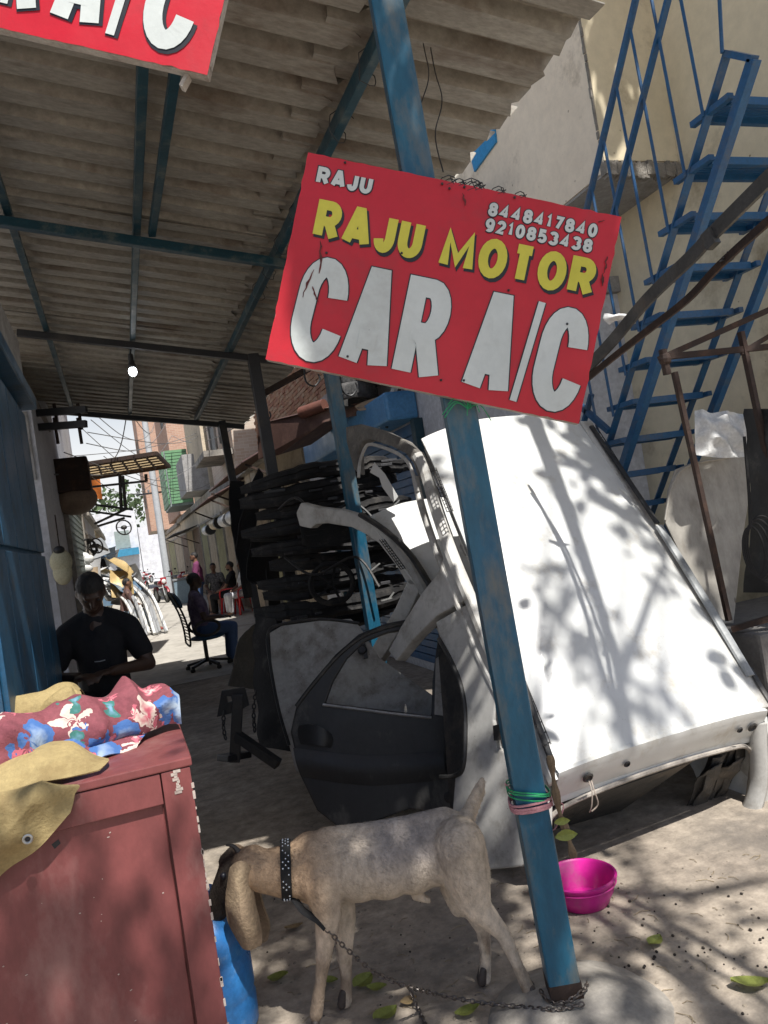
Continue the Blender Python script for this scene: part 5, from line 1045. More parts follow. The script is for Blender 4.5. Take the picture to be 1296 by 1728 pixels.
sf = thing('hanging_frame', 'dark welded frame of bars hanging below the grate canopy', 'frame', P(190, 860, 13))
for a, b in (((152, 822), (246, 812)), ((246, 800), (247, 813)), ((202, 801), (205, 864)), ((207, 803), (212, 858)), ((132, 848), (224, 860)), ((133, 860), (221, 872)), ((160, 884), (215, 858)), ((165, 888), (210, 874))):
    mb = MB(); mb.bar(P(*a, 13), P(*b, 13), .045, .035); mb.build('bar', BLACKM, sf)
def wheel(px, py, d, r, label, tilt=0.2):
    c = P(px, py, d); t = thing('steering_wheel', label, 'steering wheel', c); q = V((.3+tilt, -1, .2)).normalized().to_track_quat('Z', 'Y').to_matrix(); f = lambda a, k: c+q @ V((r*k*cos(a), r*k*sin(a), 0))
    mb = MB(); mb.tube([f(2*pi*k/28, 1) for k in range(29)], r*.10, 8, False); mb.build('rim', BLACKP, t, smooth=True)
    mb = MB(); mb.ell(c, (r*.42, r*.2, r*.3), None, 14, 8); mb.build('hub', BLACKP, t, smooth=True)
    for a in (.1, 3.04, 4.71): mb = MB(); mb.bar(f(a, .3), f(a, .97), r*.16, r*.06); mb.build('spoke', BLACKP, t)
wheel(209, 890, 16, .155, 'black steering wheel hanging alone in the middle of the lane view', .1)
wheel(163, 921, 13, .125, 'black steering wheel hung by the near-side scrap shop, right of the fan', .6)
fn = thing('wheel_fan', 'dark round radiator fan hanging by the near-side scrap shop', 'fan', P(148, 926, 13)); c = P(148, 925, 13); q = V((.5, -1, .1)).normalized().to_track_quat('Z', 'Y').to_matrix()
mb = MB(); mb.tube([c+q @ V((.15*cos(2*pi*k/24), .15*sin(2*pi*k/24), 0)) for k in range(25)], .02, 8, False); mb.build('shroud', BLACKP, fn, smooth=True)
for k in range(6): mb = MB(); a = 2*pi*k/6; mb.prism([c, c+q @ V((.14*cos(a), .14*sin(a), 0)), c+q @ V((.14*cos(a+.6), .14*sin(a+.6), .02))], (0, .01, 0)); mb.build('blade', BLACKP, fn)
# heap of body panels along the near side
sm = [pm('scrap_silver', (.45, .46, .47), (.35, .36, .37), 5, .4, .3), pm('scrap_white', (.72, .72, .70), (.6, .6, .58), 5, .45), pm('scrap_gold', (.50, .36, .16), (.4, .3, .14), 5, .45, .2), BLACKP, pm('scrap_grey', (.22, .23, .24), None, 5, .5), pm('scrap_blue', (.10, .17, .25), None, 5, .45)]
r = random.Random(21); spots = []
adj = ['silver', 'white', 'gold', 'black', 'grey', 'dull blue']
for i in range(44):
    px = r.uniform(134, 240); d = r.uniform(16.5, 26); lim = 915+max(0, (px-150))*.55; py = r.uniform(lim, 1010); c = P(px, py, d)
    c.x = min(c.x, .35 if d > 19 else -.1); m = r.choice((0, 1, 1, 0, 0, 2, 3, 4, 5)); s = r.uniform(.2, .4)
    q = MX.Rotation(r.uniform(0, 6), 3, 'Z') @ MX.Rotation(r.uniform(-1.3, 1.3), 3, 'X')
    t = thing('scrap_panel', '%s body panel %s in the scrap heap, %s' % (adj[m], 'high' if py < 955 else 'low', 'under the fan' if px < 165 else ('behind the stool man' if px < 200 else 'next to the silver bars')), 'car panel', c, 'body panels in the scrap heap'); mb = MB(); k = r.uniform(.5, 1.2)
    rows = [[c+q @ V((s*k*(i_-1), s*(j_-1), .18*s*((i_-1)**2*r.uniform(.5, 2)-(j_-1)**2))) for i_ in range(3)] for j_ in range(3)]; patch(mb, rows, 7, 7, .03, 4); mb.build('panel', sm[m], t, smooth=True)
for i in range(14):
    x0 = -.42+i*.05; y0 = 19.0+r.uniform(-.3, .3); t = tag(None) if False else None
    mb = MB(); a = V((x0-.1, y0+1.4, 1.25+r.uniform(-.1, .2))); b = V((x0+.45+r.uniform(-.1, .1), y0-.8, .05)); mb.tube(spline([a, (a+b)/2+V((.12, 0, .16)), b], 14), .035, 7); o = mb.build('bumper_bar', sm[0 if i % 3 else 1], None, smooth=True)
    tag(o, '%s curved silver bar from the wall side in the fan of bars' % ('first second third fourth fifth sixth seventh eighth ninth tenth eleventh twelfth thirteenth fourteenth'.split()[i]), 'metal bar', 'silver bars leaning on the scrap heap')
mb = MB(); a = P(152, 995, 12.6); 
for i in range(5):
    c = P(r.uniform(133, 150), r.uniform(935, 985), 12.4); t = thing('headlamp_unit', 'clear car headlamp unit hanging on the near-side shopfront', 'headlamp', c, 'headlamps hanging on the shopfront'); mb = MB(); mb.ell(c, (.09, .06, .07), None, 12, 8); mb.build('lens', sm[1], t, smooth=True)
    mb = MB(); mb.ell(c+V((0, .05, 0)), (.075, .06, .06), None, 10, 6); mb.build('housing', BLACKP, t, smooth=True)
t = thing('tan_barrel', 'tan upright roll standing in the scrap heap beside the seated man', 'roll', P(168, 1000, 17)); mb = MB(); c = P(163, 1005, 16.8); c.z = .02; mb.tube([c, c+V((0, 0, 1.7))], .11, 12); mb.build('roll', pm('tan_roll', (.5, .38, .25)), t, smooth=True)
# motorcycles
def motorbike(loc, yaw, label, body):
    t = thing('motorcycle', label, 'motorcycle', (0, 0, 0), 'motorcycles parked along the lane')
    for y in (-.62, .62):
        mb = MB(); mb.lathe([(.20, -.05), (.29, -.05), (.305, 0), (.29, .05), (.20, .05)], (0, y, .305), 20, V((1, 0, 0))); w = mb.build('wheel', BLACKP, t, smooth=True)
        mb = MB(); mb.lathe([(0, -.02), (.2, -.03), (.2, .03), (0, .02)], (0, y, .305), 16, V((1, 0, 0))); mb.build('rim', sm[0], w, smooth=True)
        mb = MB(); pts = [V((0, y+.33*cos(a), .305+.33*sin(a))) for a in [RD(20+140*k/10) for k in range(11)]]; mb.tube(pts, .05, 6, True, .4); mb.build('mudguard', body, t, smooth=True)
    mb = MB(); mb.caps([(0, .25, .78), (0, -.05, .76)], [.13, .11]); mb.build('tank', body, t, smooth=True)
    mb = MB(); mb.caps([(0, -.1, .77), (0, -.6, .80)], [.10, .075]); mb.build('seat', BLACKP, t, smooth=True)
    mb = MB(); mb.ell((0, .05, .42), (.14, .2, .17)); mb.build('engine', sm[4], t, smooth=True)
    for s in (-1, 1):
        mb = MB(); mb.tube([V((s*.07, .62, .3)), V((s*.07, .38, .92))], .022, 7); mb.build('fork', sm[0], t, smooth=True)
        mb = MB(); mb.tube([V((0, .38, .95)), V((s*.2, .34, 1.0)), V((s*.36, .24, .98))], .013, 6); h = mb.build('handlebar', BLACKM, t, smooth=True)
        mb = MB(); mb.tube([V((s*.25, .32, 1.0)), V((s*.32, .36, 1.16))], .006, 5); mb.ell((s*.33, .36, 1.19), (.06, .015, .04)); mb.build('mirror', BLACKP, h, smooth=True)
    mb = MB(); mb.lathe([(0, .07), (.06, .065), (.09, .03), (.085, 0), (.05, -.06), (0, -.07)], (0, .47, .84), 18, V((0, 1, 0))); mb.build('headlamp', sm[1], t, smooth=True)
    mb = MB(); mb.prism([V((-.1, .5, .74)), V((.1, .5, .74)), V((.12, .44, 1.0)), V((-.12, .44, 1.0))], (0, -.03, 0)); mb.build('cowl', body, t, bev=.01)
    t.location = loc; t.rotation_euler = (0, 0, yaw); return t
CR = pm('crimson_body', (.32, .02, .03), None, 5, .3)
g0 = G(276, 1018); mk = motorbike(V((g0.x, g0.y+.4, .012)), RD(195), 'crimson and silver motorcycle facing the camera at the end of the scrap heap', CR)
for px, py, yw, lab in ((243, 1000, 160, 'motorcycle parked behind the fan of silver bars'), (290, 988, 210, 'motorcycle under the utility pole'), (300, 985, 120, 'motorcycle parked sideways by the far shutters')):
    g1 = G(px, py); copy_thing(mk, V((g1.x, g1.y, .012)), RD(yw), lab)
t = thing('metal_bin', 'grey blue metal bin beside the standing man in magenta', 'bin', G(315, 1018)); c = G(315, 1018); mb = MB(); mb.span(c.x-.35, c.x+.28, c.y-.1, c.y+.5, .012, .85); mb.build('body', pm('bin_paint', (.22, .30, .36), (.18, .25, .3), 5, .5), t, bev=.02)
mb = MB(); mb.span(c.x-.38, c.x+.31, c.y-.13, c.y+.53, .853, .92); mb.build('rim', sm[4], t, bev=.015)
# ================================================================== lane: opposite side
XR = 2.95
for i, (y0, y1, h, m, lab) in enumerate(((12.2, 17.4, 3.3, BEIGE, 'beige shuttered shop nearest the courtyard on the opposite side'), (17.5, 23, 3.3, CREAM, 'second shuttered shop on the opposite side behind the seated men'), (23.1, 30, 3.4, BEIGE, 'third shuttered shop along the opposite side of the lane'), (30.1, 40, 3.4, CREAM, 'fourth shuttered shop far along the opposite side'), (40.1, 58, 3.3, BEIGE, 'farthest row of shutters on the opposite side'))):
    t = walls('shop_building', lab, (4, y0, 0), [(XR, 7, y0, y1, 0, h)], m, 'shop'); w = (y1-y0)/3
    for k in range(3):
        opening(t, XR, y0+k*w+.12, y0+(k+1)*w-.12, .1, 2.75, (BEIGE, CREAM, pm('khaki_shutter', (.38, .36, .2), (.3, .28, .16), 3, .7), pm('brown_shutter', (.25, .17, .12), None, 3, .7))[(i+k*2) % 4], -1, .17, 'shutter_panel')
    mb = MB(); mb.span(XR-.16, 7.05, y0-.01, y1+.01, h+.003, h+.2); mb.build('roof_edge', CONC, t)
def awning(y0, y1, z0, z1, out, label, m=BROWNSH):
    t = thing('awning', label, 'awning', (XR-.2, (y0+y1)/2, z0)); n = int((y1-y0)/.2); vs = []
    for j in range(n*2+1):
        y = y0+j*.1; dz = .025*(j % 2); vs += [(XR-out, y, z0+dz), (XR+.3, y, z1+dz), (XR-out, y, z0+dz-.012), (XR+.3, y, z1+dz-.012)]
    mb = MB(); mb.add(vs, sum([[(4*j, 4*j+4, 4*j+5, 4*j+1), (4*j+2, 4*j+3, 4*j+7, 4*j+6), (4*j, 4*j+2, 4*j+6, 4*j+4)] for j in range(n*2)], [])); mb.build('corrugated_sheet', m, t)
    for y in (y0+.1, y1-.1): mb = MB(); mb.bar((XR-out+.05, y, z0-.03), (XR-.01, y, z0-.5), .04); mb.build('stay', RUST, t)
awning(12.0, 17.2, 2.95, 3.55, 1.0, 'brown corrugated awning over the beige shop nearest the courtyard')
awning(18.2, 22.6, 2.9, 3.4, .9, 'brown corrugated awning above the seated men')
awning(31, 37, 2.6, 2.9, 1.0, 'dark awning far along the opposite side', BLACKM)
# rolled covers and pipes under the eaves
for i, (px, py, d, m) in enumerate(((352, 895, 24, 0), (366, 884, 21, 2), (383, 878, 18.5, 1), (398, 872, 16.5, 1))):
    c = P(px, py, d); t = thing('rolled_cover', ['grey rolled cover with dark end hung under the farther eave', 'yellow rolled cover hung under the eave beside the grey one', 'pale rolled cover hung under the eave above the seated men', 'white rolled cover nearest the hanging bumpers'][i], 'roll', c); mb = MB(); mb.tube([c+V((0, -.6, 0)), c+V((0, .6, .02))], .16, 12); mb.build('roll', sm[m], t, smooth=True)
    mb = MB(); mb.tube([c+V((0, -.62, 0)), c+V((0, -.4, .0))], .165, 12); mb.build('end_band', BLACKP, t, smooth=True)
# upper storeys
u1 = thing('brick_house', 'unplastered orange brick upper storey above the beige shop', 'brick wall', (3.6, 13, 3.5))
XB = 3.35
mb = MB(); mb.span(XB+.012, 7, 11.0, 18, 3.5, 7.2); mb.build('wall_core', MORT, u1)
bmesh_ = []
for m in BRICKC:
    q = MB(); q.v = []; q.box((0, 0, 0), (.05, .222, .068)); me = q.mesh('brick', V(), False, 0); me.materials.append(m); bmesh_.append(me)
r = random.Random(8); n = 0; rest = [MB(), MB(), MB()]; tanX = lambda y: y
for row in range(44):
    for k in range(31):
        y = 11.1+k*.225+(row % 2)*.112; z = 3.56+row*.0775
        if y > 17.9: continue
        px = V((XB, y, z)) - CAM; dd = px.dot(FW); X_, Y_ = PW/2+F*px.dot(CX)/dd, PH/2-F*px.dot(CY)/dd
        loc = (XB+r.uniform(-.008, .006), y+r.uniform(-.006, .006), z+r.uniform(-.004, .004)); c = r.randrange(3)
        vis = 425 < X_ < 565 and 625 < Y_ < 735
        if vis and n < 300: inst('brick', bmesh_[c], u1, loc, (r.uniform(-.03, .03), r.uniform(-.03, .03), r.uniform(-.03, .03))); n += 1
        else: rest[c].box(loc, (.05, .222, .068))
for q, m in zip(rest, BRICKC): o = q.build('brick_courses', m, u1); o['kind'] = 'stuff'
u2 = walls('brick_house', 'tall pale brick house with a grey drainpipe beyond the awnings', (3.5, 22, 3.6), [(XR+.05, 7, 19.5, 24.5, 3.61, 9)], FARBR2)
for (y0, y1, z0, z1) in ((20.2, 21.4, 4.6, 6.0), (22.4, 23.6, 4.6, 6.0), (20.2, 21.4, 7.0, 8.3)): opening(u2, XR+.05, y0, y1, z0, z1, BLACKP, -1, 0, 'window')
mb = MB(); mb.span(XR-.7, XR+.04, 19.6, 22, 4.05, 4.2); mb.build('balcony_slab', CONC, u2); mb = MB(); mb.span(XR-.7, XR-.62, 19.6, 22, 4.203, 5.0); mb.build('balcony_wall', CREAM, u2)
u3 = walls('grey_balcony_house', 'house with a grey plastered balcony box between the brick houses', (2.6, 27, 3.6), [(XR, 7, 25, 31, 3.61, 7.5)], CREAM)
mb = MB(); mb.span(XR-.75, XR-.002, 25.2, 28, 3.7, 4.9); mb.build('balcony_box', MATS['grey_plaster'], u3)
gb = thing('green_balcony', 'green corrugated panel closing a balcony over the lane', 'balcony', (2.4, 30, 3.7)); z0, z1 = 3.7, 5.9
mb = MB(); mb.span(XR-.9, XR-.01, 31.2, 35, z0, z1); mb.build('box', GREYSH, gb)
q = (XR-.95, z0+.1, z1-.1)
for k in range(17): mb = MB(); mb.span(XR-.85+.0, XR-.05, 31.14, 31.19, z0+.1+k*.125, z0+.2+k*.125); mb.build('slat', GRNSH, gb)
for k in range(9): mb = MB(); mb.span(XR-.96, XR-.905, 31.25, 34.95, z0+.1+k*.235, z0+.31+k*.235); mb.build('side_slat', GRNSH, gb)
u4 = walls('brick_house', 'far orange brick house rising behind the utility pole', (3.4, 38, 3.5), [(XR-.3, 7, 36, 44, 3.61, 10.5)], FARBR)
for (y0, y1, z0, z1) in ((37, 38.5, 5, 6.6), (40, 41.5, 5, 6.6), (37, 38.5, 8, 9.4)): opening(u4, XR-.3, y0, y1, z0, z1, BLACKP, -1, 0, 'window')
u5 = walls('brick_house', 'farthest red brick tower at the bright end of the lane', (2.5, 52, 0), [(1.9, 5, 50, 56, 3.6, 12)], FARBR)
for z in (5.2, 8): opening(u5, 1.9, 51.5, 53, z, z+1.5, BLACKP, -1, 0, 'window')
u6 = walls('end_house', 'white house closing the far end of the lane', (0, 70, 0), [(-9, 1.5, 70, 78, 0, 6.5), (1.6, 9, 72, 80, 0, 5)], WASH)
for x in (-2.4, -.4): mb = MB(); mb.span(x, x+1.2, 69.96, 69.99, 3.3, 4.8); o = mb.build('window', GREYSH, u6)
mb = MB(); mb.span(-1.5, 1.4, 69.0, 69.9, 2.6, 3.2); mb.build('awning', pm('cyan_tarp', (.04, .25, .42), None, 3, .7), u6)
t = thing('far_tree', 'small green tree showing over the white house at the lane end', 'tree', (.6, 84, 0)); mb = MB(); mb.tube([V((.6, 84, 0)), V((.8, 84, 7))], [.25, .12], 8); mb.build('trunk', RUST, t); mb = MB(); r = random.Random(4)
for i in range(500):
    c = V((.6+r.gauss(0, 1.8), 84+r.gauss(0, 1.3), 8+r.gauss(0, 1.1))); a = V((r.uniform(-1, 1), r.uniform(-1, 1), r.uniform(-1, 1)))*.28; b = V((r.uniform(-1, 1), r.uniform(-1, 1), r.uniform(-1, 1)))*.28; mb.add([c-a, c+b, c+a, c-b], [(0, 1, 2, 3)])
mb.build('crown', pm('far_foliage', (.06, .10, .04), (.09, .13, .05), 3, .8), t)
# utility pole and wires
g = G(287, 1003); pt = P(262, 690, (g-CAM).dot(FW)); up_ = thing('utility_pole', 'pale concrete utility pole in the lane with crossarm', 'pole', g); mb = MB(); mb.tube([g, V((g.x, g.y, pt.z+1))], [.19, .14], 10); mb.build('shaft', pm('pole_concrete', (.50, .52, .54), (.42, .44, .46), 4, .8), up_, smooth=True)
mb = MB(); mb.bar((g.x-.9, g.y, 5.0), (g.x+.5, g.y, 5.0), .08, .08); mb.build('crossarm', BLACKM, up_)
for x in (-.8, -.3, .4): mb = MB(); mb.lathe([(.0, .16), (.04, .14), (.055, .08), (.03, .02), (.03, 0)], (g.x+x, g.y, 5.04), 10); mb.build('insulator', sm[4], up_, smooth=True)
WR = pm('cable_grey', (.20, .20, .2), None, 9, .6)
for i, (a, b, s, lab) in enumerate(((P(60, 800, 8.2), P(290, 735, 30), .5, 'pale cable rising from the whitewashed wall across the lane'), (P(290, 735, 30), P(440, 690, 12.5), .4, 'cable crossing to the brick storey'), (P(215, 692, 10.5), P(175, 770, 14), .3, 'thin cable dropping from the canopy edge to the grate'), (P(216, 690, 10.5), P(260, 720, 30), .3, 'thin cable running from the canopy edge to the utility pole'), (P(150, 690, 12), P(262, 712, 30), .6, 'slack cable high over the lane'))):
    mb = MB(); m = (a+b)/2-V((0, 0, s)); mb.tube(spline([a, a.lerp(b, .25)-V((0, 0, s*.75)), m, a.lerp(b, .75)-V((0, 0, s*.75)), b], 30), .010 if i < 2 else .008, 5); tag(mb.build('cable', WR), lab, 'cable')
r = random.Random(77)
for i in range(7):
    a = P(r.uniform(60, 170), r.uniform(700, 790), r.uniform(9, 16)); b = P(r.uniform(262, 400), r.uniform(690, 800), r.uniform(18, 34)); s = r.uniform(.2, .7)
    mb = MB(); mb.tube(spline([a, a.lerp(b, .3)-V((0, 0, s*.8)), (a+b)/2-V((0, 0, s)), a.lerp(b, .7)-V((0, 0, s*.8)), b], 24), .007, 5); tag(mb.build('cable', WR), 'thin dark cable strung across the lane below the canopy edge', 'cable', 'cables strung across the lane')
for i, (px, py, yw, lab) in enumerate(((250, 985, 150, 'motorcycle with its back to the camera far in the lane'), (262, 975, 190, 'motorcycle farthest away by the far house'), (307, 1000, 200, 'motorcycle in front of the metal bin'))):
    g1 = G(px, py); copy_thing(mk, V((g1.x, g1.y, .012)), RD(yw), lab)
# ================================================================== blue-shuttered building behind the shells
bb = walls('blue_shutter_building', 'grey building with a blue roller shutter behind the stack of bumpers', (3.4, 9.5, 0), [(XR+.02, 7, 5.2, 12.0, 0, 3.2)], WASH)
BSH = pm('blue_shutter', (.025, .10, .24), (.03, .13, .28), 4, .45, .1, .08, dirt=(.06, .08, .1), damt=.3)
mb = MB(); mb.span(XR-.004, XR+.016, 7.2, 10.6, .1, 2.62); sh = mb.build('shutter', BSH, bb)
for k in range(30): mb = MB(); mb.span(XR-.03, XR-.006, 7.22, 10.58, .12+k*.082, .19+k*.082); mb.build('slat', BSH, sh)
mb = MB(); mb.span(XR-.32, XR+.015, 7.1, 10.75, 2.64, 2.93); mb.build('shutter_box', pm('light_blue_paint', (.10, .30, .55), (.07, .24, .48), 4, .4), bb, bev=.03)
for y in (7.08, 10.68): mb = MB(); mb.span(XR-.08, XR+.015, y-.05, y+.05, 0, 2.63); mb.build('shutter_guide', BLUE, bb)
mb = MB(); mb.span(XR-.35, 7.1, 5.15, 12.05, 3.203, 3.33); mb.build('roof_slab', MATS['grey_plaster'], bb)
mb = MB(); mb.span(XR-.1, XR+.02, 5.6, 6.9, 2.95, 4.4); mb.build('parapet', MATS['grey_plaster'], bb)
# black sheet roof spanning in front of it, things stored on top
br = thing('lean_to_roof', 'black sheet lean-to roof with brown underside beside the blue shutter', 'lean-to', P(500, 760, 9.5)); q = [P(432, 742, 10.4), P(628, 690, 8.2), P(640, 672, 9.6), P(520, 694, 11.0), ]
mb = MB(); mb.prism([P(434, 716, 9.6), P(540, 690, 8.8), P(660, 672, 8.2), P(660, 690, 8.2), P(548, 712, 8.8), P(470, 768, 9.4), P(436, 775, 9.6)], V((.5, .3, .12))); mb.build('sheet', BROWNSH, br)
TYR = pm('tyre_rubber', (.03, .03, .03), (.12, .115, .11), 8, .9, 0, .3)
def tyre(c, ax, R_, label, m=TYR):
    t = thing('tyre', label, 'tyre', c); mb = MB(); mb.lathe([(R_*.6, -.07), (R_*.93, -.085), (R_, -.05), (R_, .05), (R_*.93, .085), (R_*.6, .07), (R_*.56, 0), (R_*.6, -.07)], c, 28, V(ax)); mb.build('carcass', m, t, smooth=True)
    mb = MB(); 
    for k in range(28): a = 2*pi*k/28; qq = V(ax).to_track_quat('Z', 'Y').to_matrix(); mb.box(V(c)+qq @ V((R_*1.0*cos(a), R_*1.0*sin(a), .0)), (.03, .012, .09), qq @ MX.Rotation(a+pi/2, 3, 'Z'))
    mb.build('tread', m, t)
c = P(598, 668, 8.4); tyre(c, (0.1, .1, 1), .26, 'old tyre lying on the lean-to roof behind the big sign'); tyre(c+V((.05, .05, .18)), (.1, -.1, 1), .25, 'second tyre stacked on the first above the lean-to roof')
mb = MB(); patch(mb, [[P(600, 684, 8.3), P(650, 668, 8.2)], [P(602, 690, 8.3), P(655, 680, 8.1)], [P(606, 694, 8.2), P(656, 684, 8.1)]], 10, 6, .02, 6, .02); o = mb.build('car_mat', pm('tan_mat', (.45, .34, .24)), None, smooth=True); tag(o, 'tan curved board lying on the lean-to roof by the tyres', 'board')
mb = MB(); mb.tube([P(508, 697, 9.0), P(548, 683, 8.8)], .07, 10); o = mb.build('rolled_mat', pm('rust_roll', (.16, .06, .04)), None, smooth=True); tag(o, 'rust red roll lying on the lean-to roof', 'roll')
for i, (px, w) in enumerate(((655, 9), (668, 7))):
    mb = MB(); mb.bar(P(px+w, 655, 8.0), P(px-16, 722, 8.0), .05, .03); o = mb.build('metal_strip', sm[1] if not i else BLACKM); tag(o, ('white metal strip' if not i else 'black metal strip')+' leaning up beside the tyres', 'strip')
for i, (px, py, d) in enumerate(((528, 640, 6.6), (590, 655, 6.0), (446, 702, 7.5))):
    c = P(px, py, d); mb = MB(); mb.tube(spline([c+V((-.06, 0, .12)), c+V((-.065, 0, -.01)), c+V((0, 0, -.06)), c+V((.06, 0, -.01)), c+V((.055, 0, .04))], 24), .008, 6); o = mb.build('wire_hook', BLACKM, None, smooth=True); tag(o, ['black wire hook hanging below the big sign\'s low corner', 'black wire hook hanging beside the half hidden blue post', 'small wire hook on the black post'][i], 'hook')

# ================================================================== courtyard: yellow building with stair
YEL = pm('yellow_plaster', (.76, .66, .47), (.69, .60, .42), 1.2, .88, 0, .12, 10, dirt=(.33, .26, .16), damt=.22, ds=1.4, fine=.1, speck=(9, .05, (.25, .18, .1)))
PNKP = pm('cream_wall', (.86, .75, .59), (.80, .69, .54), 1.2, .88, 0, .12, 10, dirt=(.33, .26, .18), damt=.2, ds=1.6, fine=.1, speck=(9, .06, (.25, .18, .12)))
RAW = pm('broken_edge', (.33, .30, .26), (.22, .20, .17), 14, .95, 0, .8, 40)
XW = 4.06
yb = thing('yellow_building', 'cream and yellow plastered building with an overhanging upper storey', 'building', (4.5, 3, 0))
mb = MB(); mb.span(XW, 9, 3.3, 6.0, 0, 9); mb.build('ground_wall', YEL, yb)
mb = MB(); mb.span(3.43, XW-.002, 4.33, 9.0, 3.78, 9.5); mb.build('overhang', PNKP, yb)
mb = MB(); mb.span(3.435, XW-.002, 4.315, 4.328, 3.85, 9.5); mb.build('overhang_front', YEL, yb)
mb = MB(); r = random.Random(6)
for i in range(46):
    x = 3.44+i*.0134; mb.box((x, 4.325, 3.78+r.uniform(-.012, .02)), (.03, .05+r.uniform(0, .02), .06+r.uniform(0, .05)))
for i in range(70): mb.box((3.434, 4.33+r.uniform(-.006, .004), 3.85+i*.06), (.012+r.uniform(0, .012), .02, .045+r.uniform(0, .03)))
mb.build('broken_edge', RAW, yb)
mb = MB(); mb.span(3.44, XW-.004, 4.34, 8.98, 3.76, 3.778); mb.build('soffit', MATS['grey_plaster'], yb)
bp_ = thing('blue_board', 'bright blue board on the cream wall behind the canopy edge', 'board', P(810, 280, 5.2)); mb = MB(); q = [AX(792, 258, 3.41), AX(832, 205, 3.41), AX(836, 240, 3.41), AX(800, 290, 3.41)]; mb.prism(q, (.018, 0, 0)); mb.build('panel', pm('bright_blue', (.03, .30, .62), (.02, .26, .55), 4, .4), bp_)
# ---- stair
st = thing('steel_stair', 'steep blue steel staircase with railing against the yellow wall', 'staircase', (3.4, 5.2, 0))
Xo, Xi = 3.10, 3.68; sp0 = V((0, 5.89, 0)); sp1 = V((0, 2.87, 3.64)); sd3 = (sp1-sp0); LEN = sd3.length; sdn = sd3.normalized(); spn = V((0, -sdn.z, sdn.y)); spn = spn if spn.z > 0 else -spn
def on(x, s, h=0): p = sp0+sdn*s+spn*h; return V((x, p.y, p.z))
for x in (Xo, Xi):
    mb = MB(); mb.bar(on(x, 0, .0), on(x, LEN, .0), .05, .012, up=spn); mb.bar(on(x, 0, -.19), on(x, LEN, -.19), .05, .05, up=spn); mb.build('stringer', STEELB, st, bev=.003)
    mb = MB(); mb.bar(on(x, LEN, -.19), on(x, LEN, .0), .05, .03, up=sdn); mb.build('stringer_end', STEELB, st)
NT = 18
for i in range(NT):
    z = .21*(i+1)*1.03; s = z/sdn.z; y = (sp0+sdn*s).y
    if s > LEN-.05: break
    mb = MB(); mb.bar((Xo+.027, y-.085, z-.02), (Xi-.027, y-.085, z-.02), .03, .04); mb.bar((Xo+.027, y+.085, z-.02), (Xi-.027, y+.085, z-.02), .03, .04); tr = mb.build('tread_frame', STEELB, st)
    mb = MB()
    for k in range(6): mb.span(Xo+.03, Xi-.03, y-.066+k*.024, y-.05+k*.024, z-.012, z-.004)
    mb.build('tread_bar', STEELB, tr)
    for x in (Xo, Xi):
        mb = MB(); mb.bar((x, y-.13, z-.02), (x, y+.14, z-.02), .035, .03); mb.build('tread_bracket', STEELB, tr)
XRL = Xo-.03
mb = MB(); mb.tube([on(XRL, -.05, .80), on(XRL, LEN+1.6, .80)], .021, 10); mb.build('handrail', STEELB, st, smooth=True)
for h in (.52, .27):
    mb = MB(); mb.bar(on(XRL, 0, h), on(XRL, LEN+(1.6 if h > .5 else -2.0), h), .035, .02, up=spn); mb.build('mid_rail', STEELB, st)
for i in range(19):
    s = .1+i*.29
    if s > LEN: break
    mb = MB(); a = on(XRL, s+.9, .80); b = on(XRL, s, .0); mb.tube([a, b], .009, 6); mb.build('baluster', STEELB, st)
mb = MB(); mb.tube([on(XRL, LEN, 0), on(XRL, LEN+.85, .52)], .010, 6); mb.build('baluster', STEELB, st)
for s in (.15, 2.6): mb = MB(); mb.bar(on(XRL, s, 0), on(XRL, s, .8), .035, .035, up=sdn); mb.build('railing_post', STEELB, st)
# ---- plinth, leaning board, towel, sheet, cable
plh = thing('plinth', 'raised grey concrete plinth along the foot of the yellow wall', 'plinth', (3.6, 3.2, 0)); mb = MB(); mb.span(3.0, XW-.003, 3.16, 4.1, 0, .77); mb.build('base', pm('dark_concrete', (.17, .16, .15), (.12, .115, .11), 4, .9, 0, .4, 24, dirt=(.25, .23, .2), damt=.3), plh, bev=.02)
WOOD = pm('worn_board', (.40, .375, .33), (.31, .29, .255), 2.2, .75, 0, .1, 20, dirt=(.14, .11, .08), damt=.35, ds=3, stretch=(1, 1, .4), speck=(14, .10, (.10, .08, .06)))
bo, S, n = flat_thing('leaning_board', 'tall worn pale panel with a tapered foot leaning on the yellow wall', 'panel', [(1128, 826), (1140, 792), (1165, 782), (1230, 772), (1263, 766), (1264, 840), (1255, 900), (1238, 1052), (1222, 1052), (1160, 960), (1122, 880)], 4.3, 4.45, WOOD, .02)
mb = MB(); mb.tube([S(p)+n*.004 for p in spline([V((1122, 878, 0)), V((1135, 816, 0)), V((1162, 786, 0)), V((1230, 772, 0))], 16)]+[], .007, 6); mb.build('rim', WOOD, bo, smooth=True)
TOW = cloth('white_towel', (.68, .68, .66), (.60, .60, .58), s=5)
mb = MB(); tw_ = [[P(1172, 694, 4.28), P(1205, 693, 4.26), P(1240, 696, 4.28), P(1258, 700, 4.3)], [P(1172, 725, 4.24), P(1206, 724, 4.22), P(1244, 728, 4.24), P(1264, 732, 4.27)], [P(1173, 768, 4.24), P(1208, 772, 4.22), P(1246, 772, 4.23), P(1268, 768, 4.27)]]
patch(mb, tw_, 40, 34, .032, 9, .006, -.010, 24, 2); o = mb.build('towel', TOW, None, smooth=True); tag(o, 'white towel draped over the leaning panel', 'towel')
